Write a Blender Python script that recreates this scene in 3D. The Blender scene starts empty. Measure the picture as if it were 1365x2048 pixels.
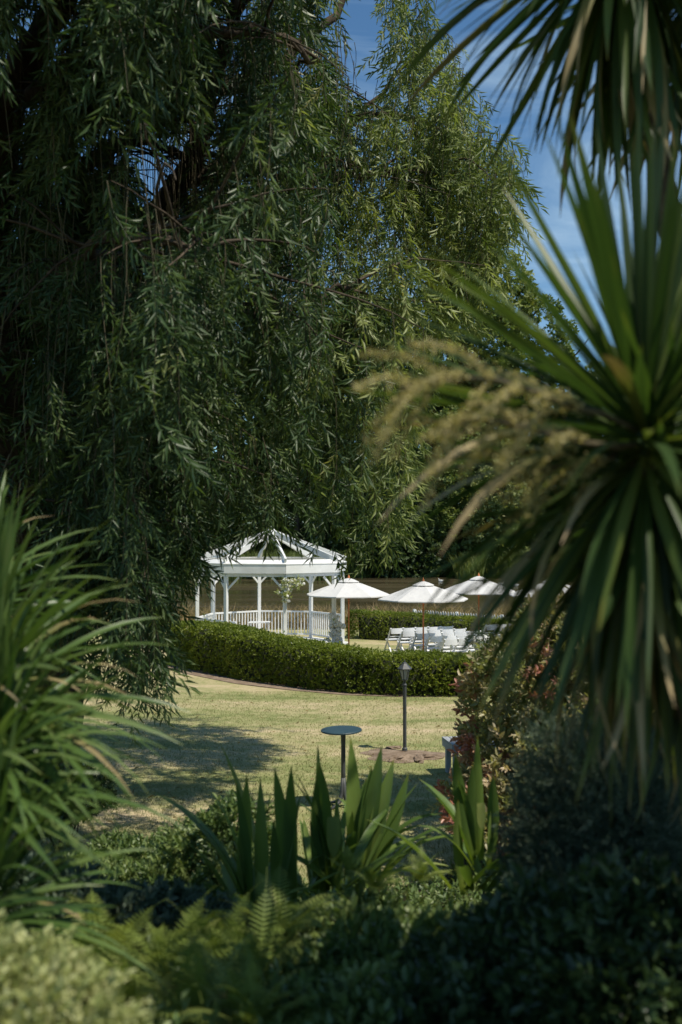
import bpy, bmesh, math, random
import numpy as np
from mathutils import Vector, Matrix, Quaternion, noise
from math import pi, sin, cos, tan, radians as rad

RNG = np.random.default_rng(7)
random.seed(7)
S = bpy.context.scene
COL = S.collection

# ------------------------------------------------------------------ camera
EYE = 3.9
F = 1991.0
PITCH = math.atan(46 / F)
cam_d = bpy.data.cameras.new('camera')
cam = bpy.data.objects.new('camera', cam_d)
COL.objects.link(cam)
cam.location = (0, 0, EYE)
cam.rotation_euler = (pi / 2 + PITCH, 0, 0)
cam_d.sensor_fit = 'VERTICAL'
cam_d.sensor_height = 36
cam_d.lens = 35
cam_d.clip_start = 0.05
cam_d.clip_end = 6000
cam_d.dof.use_dof = True
cam_d.dof.focus_distance = 22
cam_d.dof.aperture_fstop = 1.5
S.camera = cam

# ------------------------------------------------------------------ light
SUN_EL = rad(61)
SUN_DIR = Vector((cos(SUN_EL) * 0.86, -cos(SUN_EL) * 0.51, sin(SUN_EL))).normalized()
w = bpy.data.worlds.new('World')
S.world = w
w.use_nodes = True
nt = w.node_tree
bg = nt.nodes['Background']
sky = nt.nodes.new('ShaderNodeTexSky')
sky.sky_type = 'NISHITA'
sky.sun_disc = False
sky.sun_elevation = SUN_EL
sky.sun_rotation = math.atan2(SUN_DIR.x, SUN_DIR.y)
sky.air_density = 1.0
sky.dust_density = 0.0
sky.ozone_density = 1.0
tc = nt.nodes.new('ShaderNodeTexCoord')
mp = nt.nodes.new('ShaderNodeMapping')
mp.inputs['Scale'].default_value = (1.2, 1.0, 4.5)
mp.inputs['Rotation'].default_value = (0, rad(12), 0)
nz = nt.nodes.new('ShaderNodeTexNoise')
nz.inputs['Scale'].default_value = 2.6
nz.inputs['Detail'].default_value = 7
nz.inputs['Roughness'].default_value = 0.62
nz.inputs['Distortion'].default_value = 0.7
cr = nt.nodes.new('ShaderNodeValToRGB')
cr.color_ramp.elements[0].position = 0.45
cr.color_ramp.elements[0].color = (0, 0, 0, 1)
cr.color_ramp.elements[1].position = 0.85
cr.color_ramp.elements[1].color = (0.55, 0.55, 0.55, 1)
mx = nt.nodes.new('ShaderNodeMix')
mx.data_type = 'RGBA'
mx.inputs['B'].default_value = (9.5, 8.6, 8.6, 1)
nt.links.new(tc.outputs['Generated'], mp.inputs['Vector'])
nt.links.new(mp.outputs['Vector'], nz.inputs['Vector'])
nt.links.new(nz.outputs['Fac'], cr.inputs['Fac'])
nt.links.new(cr.outputs['Color'], mx.inputs['Factor'])
nt.links.new(sky.outputs['Color'], mx.inputs['A'])
tint = nt.nodes.new('ShaderNodeMix'); tint.data_type = 'RGBA'; tint.blend_type = 'MULTIPLY'
tint.inputs['Factor'].default_value = 1; tint.inputs['B'].default_value = (0.69, 1.0, 1.16, 1)
nt.links.new(mx.outputs['Result'], tint.inputs['A'])
nt.links.new(tint.outputs['Result'], bg.inputs['Color'])
bg.inputs['Strength'].default_value = 0.082

sun_d = bpy.data.lights.new('sun', 'SUN')
sun_d.energy = 4.3
sun_d.angle = rad(0.53)
sun_d.color = (1.0, 0.93, 0.80)
sun = bpy.data.objects.new('sun', sun_d)
COL.objects.link(sun)
sun.rotation_euler = SUN_DIR.to_track_quat('Z', 'Y').to_euler()
sun.location = (30, -5, 40)

S.view_settings.view_transform = 'Standard'
S.view_settings.look = 'None'
S.view_settings.gamma = 1
S.view_settings.exposure = 0.25
S.view_settings.use_curve_mapping = False
S.render.engine = 'CYCLES'
S.cycles.use_denoising = True
try:
    S.cycles.denoiser = 'OPENIMAGEDENOISE'
except Exception:
    pass
S.cycles.max_bounces = 6
S.cycles.diffuse_bounces = 3
S.cycles.glossy_bounces = 2
S.cycles.transmission_bounces = 4
S.cycles.transparent_max_bounces = 6
S.cycles.sample_clamp_indirect = 4

# ------------------------------------------------------------------ helpers
def P(px, py, d):
    """world point at depth d (metres along +Y) seen in direction of photo pixel"""
    u = (px - 682.5) / F
    v = (1024 - py) / F
    y = cos(PITCH) - v * sin(PITCH)
    z = sin(PITCH) + v * cos(PITCH)
    s = d / y
    return Vector((u * s, d, EYE + z * s))


def to_px(p):
    p = np.asarray(p, float)
    y = p[..., 1]; z = p[..., 2] - EYE
    c = y * cos(PITCH) + z * sin(PITCH)
    up = -y * sin(PITCH) + z * cos(PITCH)
    return 682.5 + F * p[..., 0] / c, 1024 - F * up / c


def sm(a, b, x):
    t = np.clip((x - a) / (b - a), 0, 1)
    return t * t * (3 - 2 * t)


def shore_far(x):
    return 108 - 22 * sm(14, 45, x) - 16 * sm(-14, -50, x) + 2.5 * np.sin(x * 0.21)


def ground(x, y):
    x = np.asarray(x, float); y = np.asarray(y, float)
    z = 1.95 * (1 - sm(2.5, 11.8, y))
    z = z + 0.10 * np.sin(x * 0.35 + y * 0.22) * sm(13, 17, y) * (1 - sm(26, 30, y))
    z = z + 0.35 * sm(-5, -12, x) * sm(12, 20, y)
    near = 42.5 + 0.8 * np.sin(x * 0.4)
    z = z - (z + 1.9) * sm(near, near + 7, y)
    sf = shore_far(x)
    z = z + (0.0 + 1.7) * sm(sf - 4, sf + 4, y) + 5.5 * sm(sf + 2, sf + 60, y)
    return z


def gz(x, y):
    return float(ground(x, y))


def mesh_np(name, V, F_, rnd=None):
    V = np.asarray(V, np.float32); F_ = np.asarray(F_, np.int32)
    me = bpy.data.meshes.new(name)
    n = len(V); m = len(F_); k = F_.shape[1]
    me.vertices.add(n); me.vertices.foreach_set('co', V.ravel())
    me.loops.add(m * k); me.loops.foreach_set('vertex_index', F_.ravel())
    me.polygons.add(m)
    me.polygons.foreach_set('loop_start', np.arange(0, m * k, k, dtype=np.int32))
    me.polygons.foreach_set('loop_total', np.full(m, k, dtype=np.int32))
    if rnd is not None:
        a = me.attributes.new('rnd', 'FLOAT', 'POINT')
        a.data.foreach_set('value', np.asarray(rnd, np.float32))
    me.update(calc_edges=True)
    return me


def rot_from_dir(D, roll=None, xup=False):
    """(K,3) directions -> (K,3,3) matrices whose local X axis points along D"""
    D = D / (np.linalg.norm(D, axis=1, keepdims=True) + 1e-9)
    ref = np.tile(np.array([0, 0, 1.0]), (len(D), 1))
    par = np.abs(D[:, 2]) > 0.97
    ref[par] = [0, 1.0, 0]
    Y = np.cross(ref, D); Y /= np.linalg.norm(Y, axis=1, keepdims=True)
    Z = np.cross(D, Y)
    if roll is not None:
        c, s = np.cos(roll)[:, None], np.sin(roll)[:, None]
        Y, Z = Y * c + Z * s, Z * c - Y * s
    return np.stack([D, Y, Z], axis=2)


def bake(protos, which, R, T, scale):
    Vs, Fs, Rn = [], [], []
    off = 0
    for i, (pv, pf) in enumerate(protos):
        idx = np.where(which == i)[0]
        if not len(idx):
            continue
        v = np.einsum('kij,nj->kni', R[idx] * scale[idx][:, None, None], pv) + T[idx][:, None, :]
        k, n = v.shape[:2]
        f = pf[None] + (np.arange(k) * n)[:, None, None] + off
        Vs.append(v.reshape(-1, 3)); Fs.append(f.reshape(-1, 3))
        Rn.append(np.repeat(RNG.random(k), n))
        off += k * n
    return np.concatenate(Vs), np.concatenate(Fs), np.concatenate(Rn)


def link(name, me, mat=None, parent=None, loc=None, kind=None):
    o = bpy.data.objects.new(name, me)
    COL.objects.link(o)
    if mat is not None and me is not None and len(me.materials) == 0:
        me.materials.append(mat)
    if parent is not None:
        o.parent = parent
    if loc is not None:
        o.location = loc
    if kind:
        o['kind'] = kind
    return o


def thing(name, label, cat, loc=(0, 0, 0), rz=0, group=None):
    o = bpy.data.objects.new(name, None)
    COL.objects.link(o)
    o.empty_display_size = 0.1
    o.location = loc; o.rotation_euler = (0, 0, rz)
    tag(o, label, cat, group)
    return o


def tag(o, label, cat, group=None):
    o['label'] = label; o['category'] = cat
    if group:
        o['group'] = group
    return o


class MB:
    """small solid builder"""
    def __init__(s):
        s.bm = bmesh.new()

    def box(s, c, size, rot=None):
        M = Matrix.Translation(c)
        if rot is not None:
            M = M @ rot.to_4x4()
        M = M @ Matrix.Diagonal((size[0], size[1], size[2], 1))
        bmesh.ops.create_cube(s.bm, size=1, matrix=M)
        return s

    def bar(s, a, b, wd, ht, up=(0, 0, 1)):
        a = Vector(a); b = Vector(b); d = b - a
        x = d.normalized(); u = Vector(up)
        y = u.cross(x)
        if y.length < 1e-4:
            y = Vector((1, 0, 0)).cross(x)
        y.normalize(); z = x.cross(y)
        R = Matrix((x, y, z)).transposed()
        return s.box((a + b) / 2, (d.length, wd, ht), R)

    def tube(s, pts, rads, n=8, cap=True):
        pts = [Vector(p) for p in pts]
        rings = []
        prev = None
        for i, p in enumerate(pts):
            d = (pts[min(i + 1, len(pts) - 1)] - pts[max(i - 1, 0)]).normalized()
            ref = prev if prev is not None else (Vector((1, 0, 0)) if abs(d.z) > .7 else Vector((0, 0, 1)))
            y = d.cross(ref)
            if y.length < 1e-5:
                y = d.orthogonal()
            y.normalize(); x = y.cross(d).normalized(); prev = x
            r = rads[i] if hasattr(rads, '__len__') else rads
            rings.append([s.bm.verts.new(p + (x * cos(t) + y * sin(t)) * r) for t in [2 * pi * k / n for k in range(n)]])
        for a, b in zip(rings, rings[1:]):
            for k in range(n):
                s.bm.faces.new((a[k], a[(k + 1) % n], b[(k + 1) % n], b[k]))
        if cap:
            s.bm.faces.new(rings[0]); s.bm.faces.new(list(reversed(rings[-1])))
        return s

    def lathe(s, prof, n=16, c=(0, 0, 0), ph=0):
        c = Vector(c); rings = []
        for r, z in prof:
            rings.append([s.bm.verts.new(c + Vector((r * cos(ph + 2 * pi * k / n), r * sin(ph + 2 * pi * k / n), z))) for k in range(n)])
        for a, b in zip(rings, rings[1:]):
            for k in range(n):
                s.bm.faces.new((a[k], a[(k + 1) % n], b[(k + 1) % n], b[k]))
        s.bm.faces.new(list(reversed(rings[0]))); s.bm.faces.new(rings[-1])
        return s

    def done(s, name, mat, parent=None, bevel=0, smooth=False, loc=None, kind=None):
        if bevel:
            bmesh.ops.bevel(s.bm, geom=s.bm.edges[:], offset=bevel, segments=1, affect='EDGES')
        bmesh.ops.recalc_face_normals(s.bm, faces=s.bm.faces[:])
        me = bpy.data.meshes.new(name)
        s.bm.to_mesh(me); s.bm.free()
        if smooth:
            me.polygons.foreach_set('use_smooth', [True] * len(me.polygons))
        return link(name, me, mat, parent, loc, kind)


def copy_tree(o, parent=None):
    c = o.copy(); COL.objects.link(c)
    if parent:
        c.parent = parent
    for ch in CH.get(o.name, []):
        copy_tree(ch, c)
    return c


def note_children(o):
    CH[o.name] = [x for x in bpy.data.objects if x.parent == o]
    for x in CH[o.name]:
        note_children(x)
CH = {}

# ------------------------------------------------------------------ materials
def newmat(name):
    m = bpy.data.materials.new(name); m.use_nodes = True
    t = m.node_tree; t.nodes.clear()
    out = t.nodes.new('ShaderNodeOutputMaterial')
    return m, t, out


def N(t, typ, **kw):
    n = t.nodes.new(typ)
    for k, v in kw.items():
        if k in n.inputs:
            n.inputs[k].default_value = v
        else:
            setattr(n, k, v)
    return n


def ramp(t, stops):
    r = t.nodes.new('ShaderNodeValToRGB')
    e = r.color_ramp.elements
    while len(e) < len(stops):
        e.new(0.5)
    for i, (p, c) in enumerate(stops):
        e[i].position = p; e[i].color = (*c, 1)
    return r


def leaf_mat(name, stops, rough=0.42, trans=0.3, spec=0.5, nscale=1.2, nmix=0.35, tcol=(1.3, 1.35, 0.6), along=None):
    m, t, out = newmat(name)
    at = N(t, 'ShaderNodeAttribute', attribute_name='rnd')
    oi = t.nodes.new('ShaderNodeObjectInfo')
    ad = N(t, 'ShaderNodeMath', operation='ADD')
    t.links.new(at.outputs['Fac'], ad.inputs[0]); t.links.new(oi.outputs['Random'], ad.inputs[1])
    fr = N(t, 'ShaderNodeMath', operation='FRACT'); t.links.new(ad.outputs[0], fr.inputs[0])
    geo = t.nodes.new('ShaderNodeNewGeometry')
    no = N(t, 'ShaderNodeTexNoise', Scale=nscale, Detail=2.0)
    t.links.new(geo.outputs['Position'], no.inputs['Vector'])
    mr = N(t, 'ShaderNodeMapRange'); mr.inputs['From Min'].default_value = 0.3; mr.inputs['From Max'].default_value = 0.7
    t.links.new(no.outputs['Fac'], mr.inputs['Value'])
    mixv = N(t, 'ShaderNodeMix'); mixv.inputs['Factor'].default_value = nmix
    t.links.new(fr.outputs[0], mixv.inputs['A']); t.links.new(mr.outputs['Result'], mixv.inputs['B'])
    r = ramp(t, stops); t.links.new(mixv.outputs['Result'], r.inputs['Fac'])
    col = r.outputs['Color']
    if along:
        # colour change along the leaf: attribute 'along' 0..1 from base to tip
        aa = N(t, 'ShaderNodeAttribute', attribute_name='along')
        rr = ramp(t, along)
        t.links.new(aa.outputs['Fac'], rr.inputs['Fac'])
        mm = N(t, 'ShaderNodeMix', data_type='RGBA', blend_type='MULTIPLY'); mm.inputs['Factor'].default_value = 1
        t.links.new(col, mm.inputs['A']); t.links.new(rr.outputs['Color'], mm.inputs['B'])
        col = mm.outputs['Result']
    p = N(t, 'ShaderNodeBsdfPrincipled', Roughness=rough)
    p.inputs['Specular IOR Level'].default_value = spec
    t.links.new(col, p.inputs['Base Color'])
    tr = t.nodes.new('ShaderNodeBsdfTranslucent')
    tm = N(t, 'ShaderNodeMix', data_type='RGBA', blend_type='MULTIPLY'); tm.inputs['Factor'].default_value = 1
    tm.inputs['B'].default_value = (*tcol, 1)
    t.links.new(col, tm.inputs['A']); t.links.new(tm.outputs['Result'], tr.inputs['Color'])
    ms = t.nodes.new('ShaderNodeMixShader'); ms.inputs['Fac'].default_value = trans
    t.links.new(p.outputs[0], ms.inputs[1]); t.links.new(tr.outputs[0], ms.inputs[2])
    t.links.new(ms.outputs[0], out.inputs['Surface'])
    return m


def solid_mat(name, c1, c2, rough=0.6, nscale=8, bump=0.0, bscale=40, spec=0.4, metal=0, stretch=(1, 1, 1), coord='Object', trans=0):
    m, t, out = newmat(name)
    tcn = t.nodes.new('ShaderNodeTexCoord')
    mpn = t.nodes.new('ShaderNodeMapping'); mpn.inputs['Scale'].default_value = stretch
    t.links.new(tcn.outputs[coord], mpn.inputs['Vector'])
    no = N(t, 'ShaderNodeTexNoise', Scale=nscale, Detail=5.0, Roughness=0.6)
    t.links.new(mpn.outputs[0], no.inputs['Vector'])
    r = ramp(t, [(0.32, c1), (0.68, c2)]); t.links.new(no.outputs['Fac'], r.inputs['Fac'])
    p = N(t, 'ShaderNodeBsdfPrincipled', Roughness=rough, Metallic=metal)
    p.inputs['Specular IOR Level'].default_value = spec
    t.links.new(r.outputs['Color'], p.inputs['Base Color'])
    if bump:
        n2 = N(t, 'ShaderNodeTexNoise', Scale=bscale, Detail=4.0)
        t.links.new(mpn.outputs[0], n2.inputs['Vector'])
        b = N(t, 'ShaderNodeBump', Strength=bump, Distance=0.02)
        t.links.new(n2.outputs['Fac'], b.inputs['Height']); t.links.new(b.outputs[0], p.inputs['Normal'])
    if trans:
        tr = t.nodes.new('ShaderNodeBsdfTranslucent'); t.links.new(r.outputs['Color'], tr.inputs['Color'])
        ms = t.nodes.new('ShaderNodeMixShader'); ms.inputs['Fac'].default_value = trans
        t.links.new(p.outputs[0], ms.inputs[1]); t.links.new(tr.outputs[0], ms.inputs[2])
        t.links.new(ms.outputs[0], out.inputs['Surface'])
    else:
        t.links.new(p.outputs[0], out.inputs['Surface'])
    return m


M = {}
M['white'] = solid_mat('white_paint', (.66, .66, .63), (.80, .80, .78), .5, 2.2, .12, 50)
M['resin'] = solid_mat('white_resin', (.76, .77, .78), (.82, .83, .84), .4, 5)
M['canvas'] = solid_mat('canvas', (.68, .67, .65), (.74, .73, .70), .85, 6, .1, 90, .1, trans=.18)
M['teak'] = solid_mat('teak_pole', (.55, .17, .055), (.66, .24, .09), .5, 6, stretch=(1, 1, .1))
M['iron'] = solid_mat('dark_paint', (.045, .05, .052), (.075, .08, .08), .5, 9, .08, 60)
M['slate'] = solid_mat('table_paint', (.022, .05, .065), (.03, .065, .08), .42, 6, .05, 80)
M['greywood'] = solid_mat('grey_wood', (.26, .28, .30), (.38, .40, .42), .7, 10, .2, 30, stretch=(6, .4, 1))
M['bark'] = solid_mat('bark', (.035, .026, .018), (.11, .085, .06), .9, 7, .9, 22, .15, stretch=(1, 1, .3))
M['palmbark'] = solid_mat('cordyline_bark', (.05, .04, .03), (.13, .10, .075), .9, 12, .9, 30, .1)
M['stem'] = solid_mat('twig_bark', (.05, .045, .02), (.10, .08, .04), .8, 10)
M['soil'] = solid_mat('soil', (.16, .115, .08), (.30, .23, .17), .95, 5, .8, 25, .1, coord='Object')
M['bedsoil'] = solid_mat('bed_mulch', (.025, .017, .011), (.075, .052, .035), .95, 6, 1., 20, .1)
M['petal'] = solid_mat('petal', (.72, .72, .66), (.82, .80, .76), .6, 30, trans=.2)
M['glass'] = solid_mat('frosted_glass', (.50, .50, .46), (.58, .58, .54), .25, 4, trans=.35)
M['stone'] = solid_mat('stone', (.35, .34, .32), (.5, .49, .47), .8, 6, .3, 30)
M['spike'] = leaf_mat('cream_flower', [(0, (.28, .24, .09)), (.5, (.42, .36, .16)), (1, (.58, .50, .28))], .8, .35, .2)
M['beak'] = solid_mat('orange_beak', (.6, .2, .03), (.7, .25, .05), .5)

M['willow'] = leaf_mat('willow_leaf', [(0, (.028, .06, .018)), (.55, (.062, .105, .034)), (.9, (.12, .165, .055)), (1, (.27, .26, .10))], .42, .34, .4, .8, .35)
M['willow_lit'] = leaf_mat('sunlit_willow_leaf', [(0, (.09, .13, .035)), (.5, (.18, .23, .065)), (.85, (.29, .33, .12)), (1, (.48, .44, .22))], .45, .38, .35, .8, .3)  # sunlight painted in: brighter copy of the darkened willow leaf
M['hedge'] = leaf_mat('hedge_leaf', [(0, (.075, .105, .014)), (.6, (.18, .225, .03)), (1, (.36, .38, .07))], .42, .36, .35, .9, .5)
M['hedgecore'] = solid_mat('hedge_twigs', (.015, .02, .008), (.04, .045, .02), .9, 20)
M['far'] = leaf_mat('far_leaf', [(0, (.07, .11, .03)), (.5, (.15, .20, .055)), (1, (.25, .28, .09))], .5, .3, .3, .10, .5)
M['far2'] = leaf_mat('far_leaf_pale', [(0, (.13, .17, .05)), (.5, (.24, .28, .10)), (1, (.34, .36, .15))], .5, .3, .3, .10, .5)
M['far3'] = leaf_mat('far_leaf_dark', [(0, (.03, .055, .02)), (.5, (.065, .10, .034)), (1, (.11, .15, .05))], .5, .3, .3, .10, .5)
M['cord'] = leaf_mat('cordyline_leaf', [(0, (.024, .052, .015)), (.6, (.052, .095, .022)), (1, (.14, .18, .042))], .42, .32, .35, 1.5, .2,
                     along=[(0, (2.2, 1.7, .9)), (.12, (1, 1, 1)), (.86, (1, 1, 1)), (1, (2.2, 1.4, 1.2))])
M['corddry'] = leaf_mat('dry_leaf', [(0, (.16, .12, .06)), (.5, (.28, .22, .12)), (1, (.38, .31, .20))], .6, .2, .3, 1.5, .2,
                        along=[(0, (.45, .75, .25)), (.45, (.6, .9, .4)), (.7, (1, 1, .8)), (1, (1.2, 1.15, 1.1))])
M['strap'] = leaf_mat('strap_leaf', [(0, (.05, .10, .022)), (.55, (.095, .16, .04)), (1, (.18, .24, .08))], .36, .3, .5, 2, .3,
                      along=[(0, (.8, .9, .6)), (.2, (1, 1, 1)), (.9, (1, 1, 1)), (1, (1.7, 1.4, 1.1))])
M['flax'] = leaf_mat('flax_leaf', [(0, (.065, .12, .03)), (.55, (.125, .20, .045)), (1, (.21, .28, .07))], .36, .34, .5, 2, .25,
                     along=[(0, (1.3, 1.15, .6)), (.3, (1, 1, 1)), (.93, (1, 1, 1)), (1, (1.8, 1.1, .9))])
M['flaxpale'] = leaf_mat('pale_flax_leaf', [(0, (.22, .27, .07)), (1, (.32, .36, .12))], .45, .3, .4, 2, .2)
M['lime'] = leaf_mat('lime_leaf', [(0, (.20, .24, .07)), (.5, (.36, .39, .15)), (1, (.56, .55, .30))], .5, .3, .4, 3, .3)
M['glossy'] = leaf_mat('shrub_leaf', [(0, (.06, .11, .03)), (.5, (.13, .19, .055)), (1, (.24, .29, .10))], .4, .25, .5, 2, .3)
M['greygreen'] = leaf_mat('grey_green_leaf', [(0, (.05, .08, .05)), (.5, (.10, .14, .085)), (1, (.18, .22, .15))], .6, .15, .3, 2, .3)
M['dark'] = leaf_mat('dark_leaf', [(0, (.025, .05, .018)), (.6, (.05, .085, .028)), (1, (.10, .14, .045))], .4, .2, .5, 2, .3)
M['fern'] = leaf_mat('fern_leaf', [(0, (.12, .17, .035)), (.6, (.22, .28, .06)), (1, (.34, .36, .12))], .5, .35, .3, 2, .3)
M['nandina'] = leaf_mat('bronze_leaf', [(0, (.15, .20, .07)), (.45, (.29, .30, .13)), (.75, (.44, .37, .22)), (1, (.56, .38, .27))], .42, .36, .5, 1.6, .45)
M['red'] = leaf_mat('red_leaf', [(0, (.34, .12, .09)), (.5, (.52, .23, .18)), (1, (.56, .38, .25))], .42, .3, .5, 3, .3)
M['yellow'] = leaf_mat('yellow_petal', [(0, (.6, .32, .03)), (1, (.7, .42, .06))], .5, .3, .3)
M['reed'] = leaf_mat('reed_leaf', [(0, (.10, .14, .035)), (.6, (.17, .21, .06)), (1, (.28, .28, .11))], .55, .3, .3, .3, .5)
M['drygrass'] = leaf_mat('dry_grass', [(0, (.16, .13, .06)), (.5, (.30, .23, .12)), (.8, (.38, .28, .15)), (1, (.16, .18, .06))], .7, .25, .2, .6, .5)
M['blade'] = leaf_mat('grass_blade', [(0, (.13, .15, .055)), (.5, (.23, .22, .10)), (1, (.36, .31, .18))], .7, .25, .2, .5, .6)

# lawn
m, t, out = newmat('lawn_grass'); M['lawn'] = m
geo = t.nodes.new('ShaderNodeNewGeometry')
mpn = t.nodes.new('ShaderNodeMapping'); mpn.inputs['Rotation'].default_value = (0, 0, rad(24)); mpn.inputs['Scale'].default_value = (.35, 1.25, 1)
t.links.new(geo.outputs['Position'], mpn.inputs['Vector'])
n1 = N(t, 'ShaderNodeTexNoise', Scale=.55, Detail=5.0, Roughness=.62, Distortion=.4); t.links.new(mpn.outputs[0], n1.inputs['Vector'])
n2 = N(t, 'ShaderNodeTexNoise', Scale=22.0, Detail=4.0, Roughness=.7); t.links.new(geo.outputs['Position'], n2.inputs['Vector'])
n3 = N(t, 'ShaderNodeTexNoise', Scale=3.0, Detail=4.0, Roughness=.6); t.links.new(geo.outputs['Position'], n3.inputs['Vector'])
mA = N(t, 'ShaderNodeMix'); mA.inputs['Factor'].default_value = .34
t.links.new(n1.outputs['Fac'], mA.inputs['A']); t.links.new(n2.outputs['Fac'], mA.inputs['B'])
mB = N(t, 'ShaderNodeMix'); mB.inputs['Factor'].default_value = .25
t.links.new(mA.outputs['Result'], mB.inputs['A']); t.links.new(n3.outputs['Fac'], mB.inputs['B'])
r = ramp(t, [(.38, (.14, .175, .055)), (.47, (.26, .265, .11)), (.54, (.38, .335, .175)), (.63, (.52, .415, .265))])
t.links.new(mB.outputs['Result'], r.inputs['Fac'])
p = N(t, 'ShaderNodeBsdfPrincipled', Roughness=.9); p.inputs['Specular IOR Level'].default_value = .15
t.links.new(r.outputs['Color'], p.inputs['Base Color'])
n4 = N(t, 'ShaderNodeTexNoise', Scale=45.0, Detail=3.0); t.links.new(geo.outputs['Position'], n4.inputs['Vector'])
b = N(t, 'ShaderNodeBump', Strength=.6, Distance=.03)
t.links.new(n4.outputs['Fac'], b.inputs['Height']); t.links.new(b.outputs[0], p.inputs['Normal'])
t.links.new(p.outputs[0], out.inputs['Surface'])

# pond water
m, t, out = newmat('pond_water'); M['water'] = m
geo = t.nodes.new('ShaderNodeNewGeometry')
mpn = t.nodes.new('ShaderNodeMapping'); mpn.inputs['Scale'].default_value = (.9, 1.3, 1)
t.links.new(geo.outputs['Position'], mpn.inputs['Vector'])
n1 = N(t, 'ShaderNodeTexNoise', Scale=1.6, Detail=4.0, Roughness=.55); t.links.new(mpn.outputs[0], n1.inputs['Vector'])
n2 = N(t, 'ShaderNodeTexNoise', Scale=.08, Detail=3.0); t.links.new(mpn.outputs[0], n2.inputs['Vector'])
r = ramp(t, [(.35, (.058, .048, .026)), (.65, (.078, .064, .035))]); t.links.new(n2.outputs['Fac'], r.inputs['Fac'])
p = N(t, 'ShaderNodeBsdfPrincipled', Roughness=.1); p.inputs['IOR'].default_value = 1.33; p.inputs['Specular IOR Level'].default_value = .45
t.links.new(r.outputs['Color'], p.inputs['Base Color'])
n5 = N(t, 'ShaderNodeTexNoise', Scale=.25, Detail=3.0); mp5 = t.nodes.new('ShaderNodeMapping'); mp5.inputs['Scale'].default_value = (.25, 1.0, 1)
t.links.new(geo.outputs['Position'], mp5.inputs['Vector']); t.links.new(mp5.outputs[0], n5.inputs['Vector'])
mr5 = N(t, 'ShaderNodeMapRange'); mr5.inputs['From Min'].default_value = .35; mr5.inputs['From Max'].default_value = .65
mr5.inputs['To Min'].default_value = .03; mr5.inputs['To Max'].default_value = .30
t.links.new(n5.outputs['Fac'], mr5.inputs['Value']); t.links.new(mr5.outputs['Result'], p.inputs['Roughness'])
b = N(t, 'ShaderNodeBump', Strength=.3, Distance=.12)
t.links.new(n1.outputs['Fac'], b.inputs['Height']); t.links.new(b.outputs[0], p.inputs['Normal'])
t.links.new(p.outputs[0], out.inputs['Surface'])

# ------------------------------------------------------------------ setting
def sheet(name, xs, ys, zf, mat, lift=0.0):
    X, Y = np.meshgrid(xs, ys)
    Z = zf(X, Y) + lift
    V = np.stack([X.ravel(), Y.ravel(), Z.ravel()], 1)
    nx, ny = len(xs), len(ys)
    i = np.arange(nx * ny).reshape(ny, nx)
    Fq = np.stack([i[:-1, :-1].ravel(), i[:-1, 1:].ravel(), i[1:, 1:].ravel(), i[1:, :-1].ravel()], 1)
    me = mesh_np(name, V, Fq)
    me.polygons.foreach_set('use_smooth', [True] * len(me.polygons))
    o = link(name, me, mat); o['kind'] = 'structure'
    return o


xs = np.concatenate([[-3000, -1200, -500, -250], np.linspace(-140, -22, 30), np.linspace(-20, 20, 81), np.linspace(22, 140, 30), [250, 500, 1200, 3000]])
ys = np.concatenate([[-3000, -800, -200, -60, -20, -8], np.linspace(-3, 55, 146), np.linspace(57, 190, 80), [260, 500, 1200, 4000]])
sheet('ground', xs, ys, lambda x, y: ground(x, y), M['lawn'])
m_far = solid_mat('bank_undergrowth', (.03, .045, .015), (.09, .10, .035), .95, .5, .8, 3, .1, coord='Generated')
xb = np.linspace(-138, 138, 93); tb = np.linspace(0, 1, 26)
XB, TB = np.meshgrid(xb, tb); YB = shore_far(XB) + .5 + TB * 75
ib = np.arange(XB.size).reshape(XB.shape)
meb = mesh_np('far_bank', np.stack([XB.ravel(), YB.ravel(), (ground(XB, YB) + .12).ravel()], 1), np.stack([ib[:-1, :-1].ravel(), ib[:-1, 1:].ravel(), ib[1:, 1:].ravel(), ib[1:, :-1].ravel()], 1))
link('far_bank', meb, m_far)['kind'] = 'structure'
WATER_Z = -0.6
sheet('pond_water', np.linspace(-140, 140, 8), np.linspace(43, 150, 8), lambda x, y: x * 0 + WATER_Z, M['water'])


def bed_edge(x):
    return 10.7 + 0.5 * np.sin(x * 1.1) + 5.2 * sm(1.0, 2.6, x) + 1.3 * sm(-3.6, -5.5, x)


U = np.linspace(-9, 9, 90); Vv = np.linspace(0, 1, 60)
UU, VV = np.meshgrid(U, Vv)
YY = -4 + (bed_edge(UU) + 4) * VV
ZZ = ground(UU, YY) + 0.006
i = np.arange(UU.size).reshape(UU.shape)
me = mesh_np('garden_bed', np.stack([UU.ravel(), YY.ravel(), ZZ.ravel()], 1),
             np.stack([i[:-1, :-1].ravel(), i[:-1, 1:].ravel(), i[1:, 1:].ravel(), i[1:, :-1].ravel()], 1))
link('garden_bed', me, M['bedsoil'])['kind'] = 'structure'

# ------------------------------------------------------------------ prototypes of foliage
def leaf_shape(L, W, fold=.25, n=4, curl=0.0):
    """one leaf along +X, base at 0; n=2 -> 2 tris, n=4 -> 4 tris"""
    h = W * fold
    if n == 2:
        V = [(0, 0, 0), (L * .42, W / 2, h), (L, 0, -curl * L), (L * .42, -W / 2, h)]
        Ft = [(0, 2, 1), (0, 3, 2)]
    else:
        V = [(0, 0, 0), (L * .3, W * .46, h), (L * .68, W * .42, h - curl * L * .4), (L, 0, -curl * L), (L * .68, -W * .42, h - curl * L * .4), (L * .3, -W * .46, h)]
        Ft = [(0, 2, 1), (0, 3, 2), (0, 5, 4), (0, 4, 3)]
    return np.array(V, float), np.array(Ft)


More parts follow.
